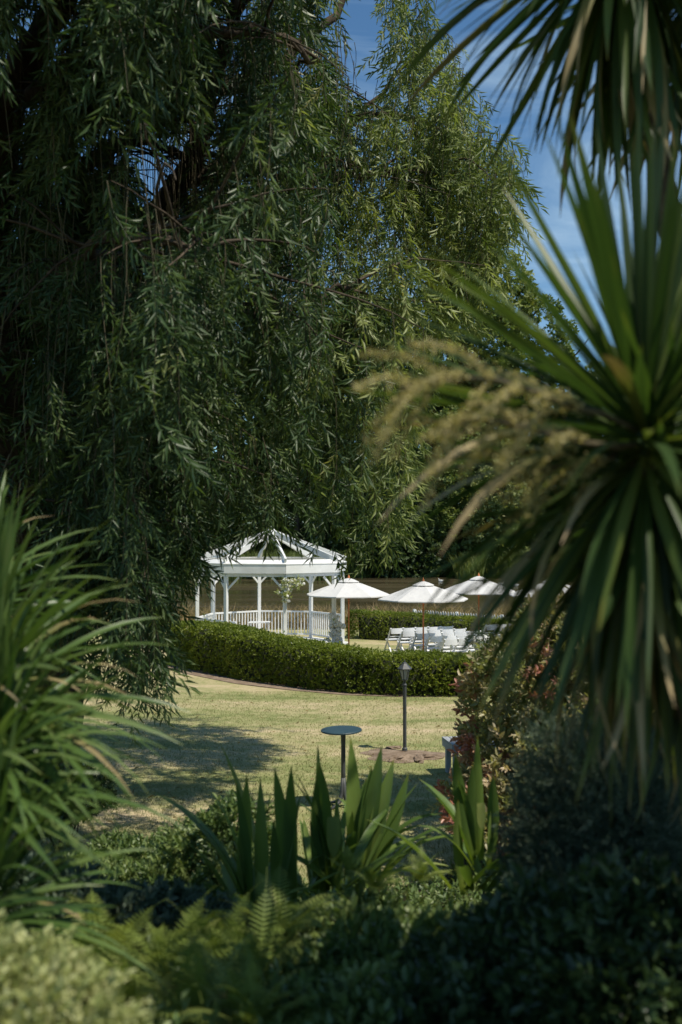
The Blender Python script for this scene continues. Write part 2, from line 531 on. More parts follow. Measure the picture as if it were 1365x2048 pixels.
def cluster(nleaf, L, W, stem, spread=0.9, n=2, seed=0, droop=0.0, curl=.05, whorl=False, fold=.25):
    """a leafy twig along +X"""
    rg = np.random.default_rng(seed)
    Vs, Fs, off = [], [], 0
    for k in range(nleaf):
        s = (k + .6) / nleaf
        if whorl:
            s = .75 + .25 * s
        side = k * 2.4 + rg.normal(0, .3)
        ang = spread * (1 - .35 * s) * rg.uniform(.75, 1.25)
        d = np.array([cos(ang), sin(ang) * cos(side), sin(ang) * sin(side)])
        d[2] -= 0
        R = rot_from_dir(d[None], np.array([rg.uniform(-1, 1) * .9]))[0]
        v, f = leaf_shape(L * rg.uniform(.75, 1.15), W * rg.uniform(.8, 1.2), fold, n, curl)
        v = v @ R.T + np.array([stem * s, 0, -droop * stem * s * s])
        Vs.append(v); Fs.append(f + off); off += len(v)
    # stem: a thin three-sided strip
    r = max(.0016, stem * .006)
    for a, b in ((0, .5), (.5, 1)):
        pa = np.array([stem * a, 0, -droop * stem * a * a]); pb = np.array([stem * b, 0, -droop * stem * b * b])
        v = np.array([pa + [0, r, 0], pa + [0, -r, 0], pa + [0, 0, r], pb + [0, r * .6, 0], pb + [0, -r * .6, 0], pb + [0, 0, r * .6]])
        f = np.array([(0, 1, 4), (0, 4, 3), (1, 2, 5), (1, 5, 4), (2, 0, 3), (2, 3, 5)])
        Vs.append(v); Fs.append(f + off); off += 6
    return np.concatenate(Vs), np.concatenate(Fs)


def foliage(root, protos, T, D, scale, mat, nparts=0, part='leafy_twig', name='foliage', roll=None):
    """nearest nparts twigs become part objects that share meshes; the rest one 'stuff' part"""
    T = np.asarray(T, float); D = np.asarray(D, float)
    K = len(T)
    which = RNG.integers(0, len(protos), K)
    if roll is None:
        roll = RNG.uniform(0, 2 * pi, K)
    R = rot_from_dir(D, roll)
    scale = np.broadcast_to(np.asarray(scale, float), (K,)).copy()
    base = np.array(root.location)
    T = T - base
    order = np.arange(K)
    if nparts:
        W = T + base
        px, py = to_px(W)
        dist = np.linalg.norm(W - np.array([0, 0, EYE]), axis=1)
        vis = (px > 0) & (px < 1365) & (py > 0) & (py < 2048) & (W[:, 1] > .5)
        key = np.where(vis, dist / scale, 1e6)
        order = np.argsort(key)
        pm = []
        for j, (pv, pf) in enumerate(protos):
            me = mesh_np(part, pv, pf); me.materials.append(mat); pm.append(me)
        for k in order[:nparts]:
            o = bpy.data.objects.new(part, pm[which[k]])
            COL.objects.link(o); o.parent = root
            o.matrix_local = Matrix.Translation(T[k]) @ Matrix(R[k].tolist()).to_4x4() @ Matrix.Scale(scale[k], 4)
        order = order[nparts:]
    if len(order):
        v, f, rn = bake(protos, which[order], R[order], T[order], scale[order])
        me = mesh_np(name, v, f, rn)
        o = link(name, me, mat, root); o['kind'] = 'stuff'
        return o


def lobes_points(lobes, n, inner=.55):
    """points in shells of ellipsoid lobes ((cx,cy,cz),(rx,ry,rz)); outward directions"""
    vol = np.array([r[0] * r[1] + r[1] * r[2] + r[0] * r[2] for _, r in lobes]); vol /= vol.sum()
    w_ = RNG.choice(len(lobes), n, p=vol)
    C = np.array([l[0] for l in lobes])[w_]; Rr = np.array([l[1] for l in lobes])[w_]
    d = RNG.normal(size=(n, 3)); d /= np.linalg.norm(d, axis=1, keepdims=True)
    # uneven outline
    bump = np.array([noise.noise(Vector(c * 1.3 + dd * 2.3)) for c, dd in zip(C, d)])
    rr = (inner + (1 - inner) * RNG.random(n) ** .5) * (1 + .28 * bump)
    Pn = C + d * Rr * rr[:, None]
    out_ = d / Rr; out_ /= np.linalg.norm(out_, axis=1, keepdims=True)
    return Pn, out_


def cull_inside(Pn, out_, lobes, k=.55):
    keep = np.ones(len(Pn), bool)
    for c, r in lobes:
        q = (Pn - np.array(c)) / np.array(r)
        keep &= (q ** 2).sum(1) > k * k
    return Pn[keep], out_[keep]

# ------------------------------------------------------------------ gazebo
GC = Vector((*P(543, 1100, 34.3).xy, 0)); GC.z = gz(GC.x, GC.y)
GR = 2.53
PH0 = rad(14)
g = thing('gazebo', 'white octagonal timber gazebo with open rafter roof and low railings beside the pond', 'gazebo', GC)
def gp(k, r=GR, z=0.0):
    a = PH0 + k * pi / 4
    return Vector((r * cos(a), r * sin(a), z))
FL = 0.16
b = MB(); b.lathe([(GR + .22, 0), (GR + .22, FL)], 8, ph=PH0); b.done('floor', M['white'], g, .01)
PH_ = 2.56
mid = lambda a, b_: (a + b_) / 2
for k in range(8):
    a = PH0 + k * pi / 4
    R = Matrix.Rotation(a, 3, 'Z')
    b = MB(); b.box(gp(k, GR, (FL + PH_) / 2 ), (.115, .115, PH_ - FL), R)
    b.done('post', M['white'], g, .008)
    p0, p1 = gp(k), gp(k + 1)
    tdir = (p1 - p0).normalized(); nrm = Vector((tdir.y, -tdir.x, 0))
    # plate, fascia board, cap board; each ends on the corner line
    def seg(r0, z, wd, ht, name):
        q0 = gp(k, r0, z); q1 = gp(k + 1, r0, z)
        sh = .0015
        bb = MB(); bb.bar(q0 + tdir * sh, q1 - tdir * sh, wd, ht); return bb.done(name, M['white'], g)
    seg(GR, PH_ + .05, .10, .10, 'plate')
    seg(GR + .12, PH_ + .255, .045, .29, 'fascia_board')
    # sloping cap board
    q = [gp(k, GR + .16, PH_ + .42), gp(k + 1, GR + .16, PH_ + .42), gp(k + 1, GR - .12, PH_ + .54), gp(k, GR - .12, PH_ + .54)]
    bb = MB(); bm = bb.bm
    vs = [bm.verts.new(x) for x in q] + [bm.verts.new(x - Vector((0, 0, .025))) for x in q]
    for fc in ((0, 1, 2, 3), (7, 6, 5, 4), (0, 4, 5, 1), (1, 5, 6, 2), (2, 6, 7, 3), (3, 7, 4, 0)):
        bm.faces.new([vs[j] for j in fc])
    bb.done('cap_board', M['white'], g)
    # braces
    for q0, dd in ((p0, tdir), (p1, -tdir)):
        bb = MB(); bb.bar(q0 + dd * .04 + Vector((0, 0, PH_ - .42)), q0 + dd * .42 + Vector((0, 0, PH_ - .02)), .05, .06)
        bb.done('brace', M['white'], g)
    # rafter
    r0 = gp(k, GR + .10, PH_ + .50); r1 = Vector((0.06 * cos(a), .06 * sin(a), 3.98))
    bb = MB(); bb.bar(r0, r1, .075, .20); bb.done('rafter', M['white'], g, .006)
bb = MB(); bb.lathe([(.10, 3.78), (.14, 3.84), (.14, 4.08), (.05, 4.16), (.02, 4.2)], 8); bb.done('king_block', M['white'], g)
# railings on the five closed sides: (0-1),(1-2),(2-3),(3-4),(4-5)
for k in (0, 1, 2, 3, 4):
    p0, p1 = gp(k), gp(k + 1)
    td = (p1 - p0).normalized(); L = (p1 - p0).length
    for z, hh, nm in ((FL + .94, .055, 'top_rail'), (FL + .12, .05, 'bottom_rail')):
        bb = MB(); bb.bar(p0 + td * .06 + Vector((0, 0, z)), p1 - td * .06 + Vector((0, 0, z)), .07, hh); bb.done(nm, M['white'], g)
    nb = 15
    for j in range(nb):
        q = p0 + td * (.06 + (L - .12) * (j + .5) / nb)
        bb = MB(); bb.box((q.x, q.y, FL + .53), (.034, .034, .765), Matrix.Rotation(math.atan2(td.y, td.x), 3, 'Z'))
        bb.done('baluster', M['white'], g)
# small front step
fa = PH0 + 5.5 * pi / 4
bb = MB(); bb.box((cos(fa) * 2.75, sin(fa) * 2.75, .07), (.5, 1.5, .12), Matrix.Rotation(fa, 3, 'Z')); bb.done('step', M['white'], g, .01)

# ------------------------------------------------------------------ folding chairs
def make_chair(label, group):
    t = thing('folding_chair', label, 'chair', (0, 0, 0), 0, group)
    m_ = M['resin']
    # faces +Y; backrest at -Y
    b = MB(); b.box((0, .02, .445), (.40, .40, .03)); b.done('seat', m_, t, .012)
    b = MB()
    # slightly curved back panel
    for i_ in range(6):
        x0 = -.20 + i_ * .4 / 6; x1 = x0 + .4 / 6
        cy = lambda x: -.285 - .03 * (1 - (x / .2) ** 2)
        for z0, z1 in ((.66, .84),):
            b.bar((x0, cy(x0), .75), (x1 + .001, cy(x1), .75), .018, .18)
    b.done('backrest', m_, t)
    for s_ in (-1, 1):
        b = MB(); b.bar((s_ * .215, -.30, .85), (s_ * .215, .27, 0.0), .028, .045, (1, 0, 0)); b.done('leg', m_, t)
        b = MB(); b.bar((s_ * .185, .10, .43), (s_ * .185, -.30, 0.0), .028, .04, (1, 0, 0)); b.done('leg', m_, t)
    b = MB(); b.bar((-.17, -.215, .10), (.17, -.215, .10), .02, .03); b.done('stretcher', m_, t)
    b = MB(); b.bar((-.20, .215, .09), (.20, .215, .09), .02, .03); b.done('stretcher', m_, t)
    b = MB(); b.bar((-.20, -.175, .56), (.20, -.175, .56), .015, .04); b.done('back_slat', m_, t)
    return t
A25 = rad(22)
ROWU = Vector((cos(A25), sin(A25), 0)); FACE = Vector((-sin(A25), cos(A25), 0))
chair0 = None
rows_word = ['front', 'second', 'third', 'fourth', 'back']
A0 = Vector((*P(787, 1262, 33.0).xy, 0))
seat_word = ['left end', 'second from the left', 'middle', 'second from the right', 'right end']
for r_ in range(5):
    for side in range(2):
        for k in range(5):
            q = A0 - FACE * (.93 * r_) + ROWU * (.46 * k + (side * 3.55)) + ROWU * RNG.normal(0, .012) + FACE * RNG.normal(0, .02)
            lab = f"white folding chair, {seat_word[k]} of the {rows_word[r_]} row in the {'left' if side == 0 else 'right'} block"
            if chair0 is None:
                chair0 = make_chair(lab, 'white folding chairs set in rows on the lawn'); note_children(chair0); c = chair0
            else:
                c = copy_tree(chair0); c['label'] = lab
            c.location = (q.x, q.y, gz(q.x, q.y)); c.rotation_euler = (0, 0, A25 + RNG.normal(0, .03))
c = copy_tree(chair0)
q = GC + Vector((-1.0, -.55, FL)); c.location = q; c.rotation_euler = (0, 0, rad(-60)); c['label'] = 'lone white folding chair standing inside the gazebo'
del c['group']
# signing table in the gazebo
t_ = thing('signing_table', 'small white table standing inside the gazebo', 'table', GC + Vector((-.42, .3, FL)))
b = MB(); b.box((0, 0, .72), (.72, .5, .03)); b.done('tabletop', M['white'], t_, .006)
for sx in (-1, 1):
    for sy in (-1, 1):
        b = MB(); b.bar((sx * .31, sy * .2, 0), (sx * .31, sy * .2, .70), .035, .035); b.done('leg', M['white'], t_)

# ------------------------------------------------------------------ umbrellas
def make_umbrella(label):
    t = thing('market_umbrella', label, 'umbrella', (0, 0, 0), 0, 'white market umbrellas over the ceremony lawn')
    b = MB(); b.tube([(0, 0, .06), (0, 0, 2.50)], .024, 10); b.done('pole', M['teak'], t, smooth=True)
    b = MB(); b.lathe([(.025, 2.5), (.04, 2.52), (.03, 2.56), (.012, 2.61), (.004, 2.63)], 10); b.done('finial', M['teak'], t)
    b = MB(); b.lathe([(.26, 0), (.26, .05), (.05, .08), (.04, .2)], 20); b.done('base', M['iron'], t)
    # canopy
    bm = bmesh.new(); n = 8; R_ = 1.38; rings = []
    prof = [(.10, 2.42), (.45, 2.325), (.9, 2.165), (R_, 1.98)]
    for r, z in prof:
        ring = []
        for k in range(n * 4):
            a = 2 * pi * k / (n * 4); f = (k % 4) / 4
            edge = cos(pi / 8) / cos((f - .5) * pi / 4)
            sag = .0 if f == 0 else .035 * (r / R_) * (1 - abs(2 * f - 1) ** 2)
            rr = r * edge / 1.0 if True else r
            rr = rr * (1 - .018 * (1 - abs(2 * f - 1)) * (r / R_)) / cos(pi / 8) * cos(pi / 8)
            ring.append(bm.verts.new((rr * cos(a), rr * sin(a), z - sag * .7 + (.018 * (1 - abs(2 * f - 1)) if r == R_ else 0))))
        rings.append(ring)
    # short valance
    ring = [bm.verts.new((v.co.x * 1.002, v.co.y * 1.002, v.co.z - .03)) for v in rings[-1]]
    rings.append(ring)
    for a, c_ in zip(rings, rings[1:]):
        for k in range(n * 4):
            bm.faces.new((a[k], a[(k + 1) % (n * 4)], c_[(k + 1) % (n * 4)], c_[k]))
    me = bpy.data.meshes.new('canopy'); bm.to_mesh(me); bm.free()
    o = link('canopy', me, M['canvas'], t)
    md = o.modifiers.new('thick', 'SOLIDIFY'); md.thickness = .004
    b = MB(); b.lathe([(.34, 2.385), (.33, 2.40), (.18, 2.465), (.03, 2.51)], 8); b.done('vent_cap', M['canvas'], t)
    for k in range(8):
        a = 2 * pi * k / 8
        b = MB(); b.bar((.05 * cos(a), .05 * sin(a), 2.40), ((R_ - .02) * cos(a), (R_ - .02) * sin(a), 1.955), .018, .018); b.done('rib', M['teak'], t)
        b = MB(); b.bar((.04 * cos(a), .04 * sin(a), 1.85), (.75 * cos(a), .75 * sin(a), 2.175), .014, .014); b.done('strut', M['teak'], t)
    return t
um = None
for px, d, sc, rz, tilt, lab in ((847, 30.0, 1.0, .15, 0, 'white market umbrella on the near side, standing over the middle of the chair rows'),
                            (698, 32.2, 1.03, .5, 0, 'white market umbrella standing beside the right side of the gazebo'),
                            (958, 33.8, .98, .3, 0, 'white market umbrella behind the flower urn, near the picket fence'),
                            (1106, 31.8, 1.03, .35, 0, 'white market umbrella farthest right, half hidden by drooping cordyline leaves')):
    if um is None:
        um = make_umbrella(lab); note_children(um); o = um
    else:
        o = copy_tree(um); o['label'] = lab
    q = P(px, 1200, d)
    o.location = (q.x, q.y, gz(q.x, q.y)); o.rotation_euler = (0, 0, rz); o.scale = (sc, sc, 1)

# ------------------------------------------------------------------ flowers
rose_bm = bmesh.new()
bmesh.ops.create_icosphere(rose_bm, subdivisions=2, radius=1)
for v in rose_bm.verts:
    v.co *= 1 + .22 * noise.noise(v.co * 2.7)
    v.co.z *= .8
rose_me = bpy.data.meshes.new('flower'); rose_bm.to_mesh(rose_me); rose_bm.free(); rose_me.materials.append(M['petal'])
leafcl = [cluster(6, .09, .035, .10, 1.0, 4, s) for s in range(3)]

def flowers(root, pts, dirs, rr, nleaf, green='glossy'):
    base = Vector(root.location)
    for q, d_ in zip(pts, dirs):
        o = bpy.data.objects.new('flower', rose_me); COL.objects.link(o); o.parent = root
        s_ = rr * RNG.uniform(.65, 1.25)
        o.location = Vector(q) - base; o.scale = (s_, s_, s_)
        o.rotation_euler = (Vector(d_).to_track_quat('Z', 'Y').to_euler())
    pts = np.array(pts); dirs = np.array(dirs)
    idx = RNG.integers(0, len(pts), nleaf)
    D = dirs[idx] + RNG.normal(0, .7, (nleaf, 3))
    foliage(root, leafcl, pts[idx] + RNG.normal(0, rr * .8, (nleaf, 3)), D, 1, M[green])

# garland at the top of the front post and fascia
fp = GC + gp(6, GR, 0)
gd = thing('flower_garland', 'white rose and eucalyptus garland hanging at the top of the front gazebo post', 'flowers', fp + Vector((0, 0, 1.9)))
pts, ds = [], []
edge = (gp(7) - gp(6)).normalized()
for k in range(46):
    s_ = RNG.random()
    if s_ < .45:
        q = fp + Vector((RNG.normal(0, .06) , -.1, 2.5 - RNG.random() * .75))
    else:
        u_ = RNG.random()
        q = fp + edge * (u_ * .85) + Vector((0, -.08, 2.5 - RNG.random() * .42 * (1 - u_ * .7)))
    pts.append(q + Vector(RNG.normal(0, .035, 3))); ds.append((RNG.normal(0, .3), -1, RNG.normal(0, .3)))
flowers(gd, pts, ds, .052, 70, 'lime')
fp = GC + gp(7, GR, 0)
gd = thing('flower_column', 'tall column of white flowers fixed to the lower half of the right gazebo post', 'flowers', fp + Vector((0, 0, FL)))
pts, ds = [], []
for k in range(85):
    z_ = RNG.random()
    q = fp + Vector((RNG.normal(.05, .09), -.10 + RNG.normal(0, .05), FL + .1 + z_ * 1.0))
    pts.append(q); ds.append((RNG.normal(.1, .4), -1, .2))
flowers(gd, pts, ds, .08, 12, 'lime')
# flower urn at the aisle
q = P(962, 1288, 28.4); gq = gz(q.x, q.y)
gd = thing('flower_urn', 'large white flower arrangement on a pedestal at the aisle among the chairs', 'flowers', (q.x, q.y, gq))
b = MB(); b.lathe([(.17, 0), (.17, .05), (.07, .09), (.06, .42), (.12, .5), (.17, .6), (.19, .66)], 20); b.done('urn', M['stone'], gd, smooth=True)
pts, ds = [], []
for k in range(75):
    d_ = Vector(RNG.normal(size=3)).normalized(); d_.z = abs(d_.z) * .9 - .25
    pts.append(Vector((q.x, q.y, gq + .84)) + Vector((d_.x * .34, d_.y * .3, d_.z * .26))); ds.append(d_)
flowers(gd, pts, ds, .062, 120, 'greygreen')

# ------------------------------------------------------------------ hedges
hedgecl = [cluster(7, .052, .03, .07, 1.1, 2, s + 20, whorl=False) for s in range(5)]

def hedge(label, path, width, heights, nper, seedparts=0, taper=.08):
    """path: front-base polyline points (world xy); width goes away from the camera side"""
    root = thing('hedge', label, 'hedge', (path[0][0], path[0][1], gz(*path[0])))
    pts = np.array(path, float); hs = np.array(heights, float)
    seg = np.linalg.norm(np.diff(pts, axis=0), axis=1); cum = np.concatenate([[0], np.cumsum(seg)])
    L = cum[-1]
    def at(s):
        x = np.interp(s, cum, pts[:, 0]); y = np.interp(s, cum, pts[:, 1]); h = np.interp(s, cum, hs)
        e = .15
        dx = np.interp(s + e, cum, pts[:, 0]) - np.interp(s - e, cum, pts[:, 0]); dy = np.interp(s + e, cum, pts[:, 1]) - np.interp(s - e, cum, pts[:, 1])
        n_ = np.sqrt(dx * dx + dy * dy) + 1e-9
        tx, ty = dx / n_, dy / n_
        return x, y, h, tx, ty, -ty, tx     # normal pointing back (left of travel)
    n = int(nper * L)
    s = RNG.random(n) * (L + .0)
    x, y, h, tx, ty, nx, ny = at(s)
    # cross-section: rounded box; parameter around
    per = RNG.random(n) * (h + width + h)
    front = per < h; top = (per >= h) & (per < h + width); back = ~(front | top)
    u = np.where(front, 0, np.where(top, per - h, width)); z = np.where(front, per, np.where(top, h, per - h - width))
    # round the shoulders
    cr_ = .16
    du = np.minimum(u, width - u); dz = h - z
    zz = np.where(top & (du < cr_), h - (cr_ - np.sqrt(np.maximum(cr_ ** 2 - (cr_ - du) ** 2, 0))), z)
    uu = np.where(front & (dz < cr_), (cr_ - np.sqrt(np.maximum(cr_ ** 2 - (cr_ - dz) ** 2, 0))), u)
    # bulging
    bulge = np.array([noise.noise(Vector((a * .9, b_ * .9, c_ * 1.4))) for a, b_, c_ in zip(x, y, zz)]) * .10
    outn = np.where(front, -1.0, np.where(back, 1.0, 0))
    depth = -np.abs(RNG.normal(0, .035, n)) + .02
    uu = uu + outn * (bulge + depth)
    zz = zz + top * (bulge * .7 + depth)
    zz = np.maximum(zz, .03)
    zz = zz + (RNG.random(n) < .05) * top * RNG.exponential(.06, n)
    px_, py_ = x + nx * uu, y + ny * uu
    gzv = ground(px_, py_)
    T = np.stack([px_, py_, gzv + zz], 1)
    D = np.stack([nx * outn, ny * outn, top * 1.0 + .35], 1) + RNG.normal(0, .45, (n, 3))
    # rounded ends
    for e0, sgn in ((0, -1), (L, 1)):
        ne = int(nper * width * .9)
        xe, ye, he, txe, tye, nxe, nye = [float(a) for a in at(np.array([e0 - sgn * .2]))[0:7]] if False else [float(np.squeeze(a)) for a in at(np.array(e0 - sgn * .16))]
        x0, y0 = pts[0] if sgn < 0 else pts[-1]
        th = RNG.random(ne) * pi; zr = RNG.random(ne) * he
        dome = np.where(zr > he - .16, .9, 1)
        rad_ = width / 2 * dome
        cx = x0 + nxe * width / 2; cy = y0 + nye * width / 2
        ox = np.cos(th) * nxe + np.sin(th) * txe * sgn; oy = np.cos(th) * nye + np.sin(th) * tye * sgn
        fill = np.where(RNG.random(ne) < .35, np.sqrt(RNG.random(ne)), 1.0)
        zr = np.where(fill < 1, he, zr)
        wob = 1 + RNG.normal(0, .04, ne)
        Te = np.stack([cx + ox * rad_ * fill * wob, cy + oy * rad_ * fill * wob, ground(cx, cy) + zr], 1)
        De = np.stack([ox, oy, .4 + (fill < 1) * 2], 1) + RNG.normal(0, .45, (ne, 3))
        T = np.concatenate([T, Te]); D = np.concatenate([D, De])
    foliage(root, hedgecl, T, D, RNG.uniform(.8, 1.3, len(T)), M['hedge'], nparts=120, part='leafy_twig')
    # stray shoots above the top
    # core of twigs
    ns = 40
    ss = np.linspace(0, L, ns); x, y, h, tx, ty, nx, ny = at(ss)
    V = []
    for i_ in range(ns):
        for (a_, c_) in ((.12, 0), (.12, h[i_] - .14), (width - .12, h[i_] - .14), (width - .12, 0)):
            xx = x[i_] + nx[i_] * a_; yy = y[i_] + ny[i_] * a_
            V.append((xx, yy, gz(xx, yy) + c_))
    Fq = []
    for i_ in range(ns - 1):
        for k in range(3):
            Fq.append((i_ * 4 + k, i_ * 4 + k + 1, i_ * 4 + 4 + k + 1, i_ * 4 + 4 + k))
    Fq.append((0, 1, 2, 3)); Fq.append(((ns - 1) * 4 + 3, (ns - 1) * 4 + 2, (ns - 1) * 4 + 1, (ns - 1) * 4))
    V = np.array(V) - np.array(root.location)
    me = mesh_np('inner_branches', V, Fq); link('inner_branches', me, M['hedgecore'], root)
    return root

def gpt(px, py):
    d = EYE * F / (py - 1070)
    for _ in range(6):
        q = P(px, py, d); d = d * (EYE - gz(q.x, q.y)) / (EYE - q.z)
    return tuple(P(px, py, d).xy)
fr = [gpt(345, 1330), gpt(400, 1343), gpt(500, 1362), gpt(600, 1376), gpt(700, 1387), gpt(800, 1392), gpt(960, 1393), gpt(1120, 1388), gpt(1330, 1372)]
hedge('long clipped box hedge curving across the lawn in front of the gazebo and chairs', fr, 1.05, [1.15, 1.26, 1.14, 1.0, .92, .87, .86, .86, .86], 1150)
bk = [tuple(P(716, 1280, 37.4).xy), tuple(P(800, 1280, 36.8).xy), tuple(P(900, 1280, 36).xy), tuple(P(1000, 1280, 34.8).xy), tuple(P(1110, 1280, 33.6).xy)]
hedge('shorter clipped hedge behind the rows of white chairs, below the picket fence', bk, 1.0, [.95, .93, .84, .80, .78], 700)
# mulch strip at the foot of the front hedge
pth = np.array(fr); V = []
for i_ in range(len(pth)):
    a = pth[max(i_ - 1, 0)]; c_ = pth[min(i_ + 1, len(pth) - 1)]
    tt = (c_ - a) / np.linalg.norm(c_ - a); nn = np.array([-tt[1], tt[0]])
    w_ = [.55, .55, .5, .42, .3, .1, .02, .02, .02][i_]
    for k in range(5):
        q = pth[i_] + nn * (.3 - (w_ + .3) * k / 4 + (.05 * sin(i_ * 2.1) if k == 4 else 0)); V.append((q[0], q[1], gz(*q) + .012))
Fq = [(i_ * 5 + k, i_ * 5 + k + 1, i_ * 5 + 6 + k, i_ * 5 + 5 + k) for i_ in range(len(pth) - 1) for k in range(4)]
o = link('mulch_strip', mesh_np('mulch_strip', V, Fq), M['soil']); o['kind'] = 'structure'

# ------------------------------------------------------------------ picket fence and gate
f0 = P(826, 1222, 38.6); f1 = P(1100, 1246, 34.6)
f0 = Vector((f0.x, f0.y, 0)); f1 = Vector((f1.x, f1.y, 0)); fd = (f1 - f0).normalized(); FLn = (f1 - f0).length
pf = thing('picket_fence', 'white picket fence with pointed pickets behind the back hedge', 'fence', f0)
ang = math.atan2(fd.y, fd.x)
bm = bmesh.new()
ring = [(-.035, 0), (.035, 0), (.035, .92), (0, .99), (-.035, .92)]
vf = [bm.verts.new((x_, -.01, z_)) for x_, z_ in ring]; vb = [bm.verts.new((x_, .01, z_)) for x_, z_ in ring]
bm.faces.new(vf); bm.faces.new(list(reversed(vb)))
for k in range(5):
    bm.faces.new((vf[k], vb[k], vb[(k + 1) % 5], vf[(k + 1) % 5]))
bmesh.ops.recalc_face_normals(bm, faces=bm.faces[:])
pk = bpy.data.meshes.new('picket'); bm.to_mesh(pk); bm.free(); pk.materials.append(M['white'])
npk = int(FLn / .115)
for k in range(npk):
    q = fd * (k + .5) * .115
    o = bpy.data.objects.new('picket', pk); COL.objects.link(o); o.parent = pf
    o.location = (q.x, q.y, gz(f0.x + q.x, f0.y + q.y) + .03 + RNG.normal(0, .006)); o.rotation_euler = (0, RNG.normal(0, .008), ang)
for z_ in (.28, .74):
    nn = Vector((-fd.y, fd.x, 0)) * .028
    b = MB(); b.bar(nn + Vector((0, 0, z_)), nn + fd * FLn + Vector((0, 0, z_)), .035, .07); b.done('rail', M['white'], pf)
for k in range(4):
    q = fd * FLn * k / 3 + Vector((-fd.y, fd.x, 0)) * .095
    b = MB(); b.box((q.x, q.y, .5), (.09, .09, 1.05), Matrix.Rotation(ang, 3, 'Z')); b.done('post', M['white'], pf)
gq = P(1074, 1220, 33.2)
gt = thing('garden_gate', 'white timber gate with capped posts at the right end of the picket fence', 'gate', (gq.x, gq.y, gz(gq.x, gq.y)), rad(-12))
for x_ in (0, .78):
    b = MB(); b.box((x_, 0, .66), (.12, .12, 1.32)); ps = b.done('post', M['white'], gt, .006)
    b = MB(); b.lathe([(.14, 1.32), (.14, 1.36), (.02, 1.43)], 4, (x_, 0, 0), pi / 4); b.done('post_cap', M['white'], gt)
for z_ in (.25, .95):
    b = MB(); b.bar((.07, 0, z_), (.71, 0, z_), .035, .08); b.done('rail', M['white'], gt)
for k in range(6):
    b = MB(); b.box((.125 + k * .106, -.03, .62), (.06, .018, .95)); b.done('slat', M['white'], gt)

# ------------------------------------------------------------------ cocktail table
q = gpt(687, 1614); tq = Vector((q[0], q[1], gz(*q)))
ct = thing('cocktail_table', 'tall round dark blue grey cocktail table with splayed foot on the shaded lawn', 'table', tq, rad(20))
b = MB(); b.lathe([(.285, 1.085), (.295, 1.09), (.295, 1.105), (.29, 1.11)], 48); o = b.done('tabletop', M['slate'], ct); o.rotation_euler = (0, rad(-1.5), 0)
b = MB(); b.tube([(0, 0, .22), (0, 0, .5), (0, 0, .9), (0, 0, 1.04), (0, 0, 1.085)], [.036, .032, .032, .036, .05], 16); b.done('stem', M['iron'], ct, smooth=True)
for k in range(4):
    a = k * pi / 2 + rad(25)
    pts = [(cos(a) * r_, sin(a) * r_, z_) for r_, z_ in ((.012, .42), (.022, .22), (.06, .10), (.15, .045), (.27, .014))]
    b = MB(); b.tube(pts, [.026, .03, .03, .024, .014], 8); b.done('foot', M['iron'], ct, smooth=True)

# ------------------------------------------------------------------ lamp post
q = gpt(810, 1503); lq = Vector((q[0], q[1], gz(*q)))
lp = thing('garden_lamp', 'dark grey lamp post with a small glass lantern in front of the hedge', 'lamp post', lq)
b = MB(); b.lathe([(.055, -.02), (.05, .06), (.034, .08), (.034, 1.18), (.03, 1.20), (.042, 1.21), (.042, 1.235), (.026, 1.25), (.026, 1.30)], 14); b.done('pole', M['iron'], lp)
b = MB(); b.lathe([(.03, 1.30), (.058, 1.315), (.058, 1.33)], 6); b.done('collar', M['iron'], lp)
b = MB(); b.lathe([(.052, 1.332), (.098, 1.515)], 6, ph=.2); b.done('lantern_glass', M['glass'], lp)
for k in range(6):
    a = .2 + k * pi / 3
    b = MB(); b.bar((.056 * cos(a), .056 * sin(a), 1.33), (.103 * cos(a), .103 * sin(a), 1.52), .012, .012); b.done('glazing_bar', M['iron'], lp)
b = MB(); b.lathe([(.14, 1.515), (.142, 1.53), (.075, 1.59), (.045, 1.625), (.045, 1.635), (.012, 1.65), (.012, 1.672), (.004, 1.69)], 6, ph=.2); b.done('lantern_roof', M['iron'], lp)

# soil patch and clods round the lamp
V = [(lq.x - .1, lq.y - .12, gz(lq.x - .1, lq.y - .12) + .02)]
nr = 40
for rr in (.5, 1.0):
    for k in range(nr):
        a = 2 * pi * k / nr
        e = rr * (1 + .16 * sin(3 * a + 1) + .1 * sin(7 * a))
        x_ = lq.x - .05 + cos(a) * .78 * e; y_ = lq.y - .35 + sin(a) * .55 * e
        V.append((x_, y_, gz(x_, y_) + (.028 if rr < 1 else .004)))
Ft = [(0, 1 + k, 1 + (k + 1) % nr) for k in range(nr)]
Fq2 = [(1 + k, 1 + nr + k, 1 + nr + (k + 1) % nr) for k in range(nr)] + [(1 + k, 1 + nr + (k + 1) % nr, 1 + (k + 1) % nr) for k in range(nr)]
o = link('soil_patch', mesh_np('soil_patch', V, Ft + Fq2), M['soil']); o['kind'] = 'structure'
clod_labels = ['small clump of dug soil left of the lamp post foot', 'long ridge of dug soil in front of the lamp post', 'cracked clump of soil right of the lamp post foot',
               'low clump of soil nearest the round table', 'broken clump of soil beside the bronze shrub']
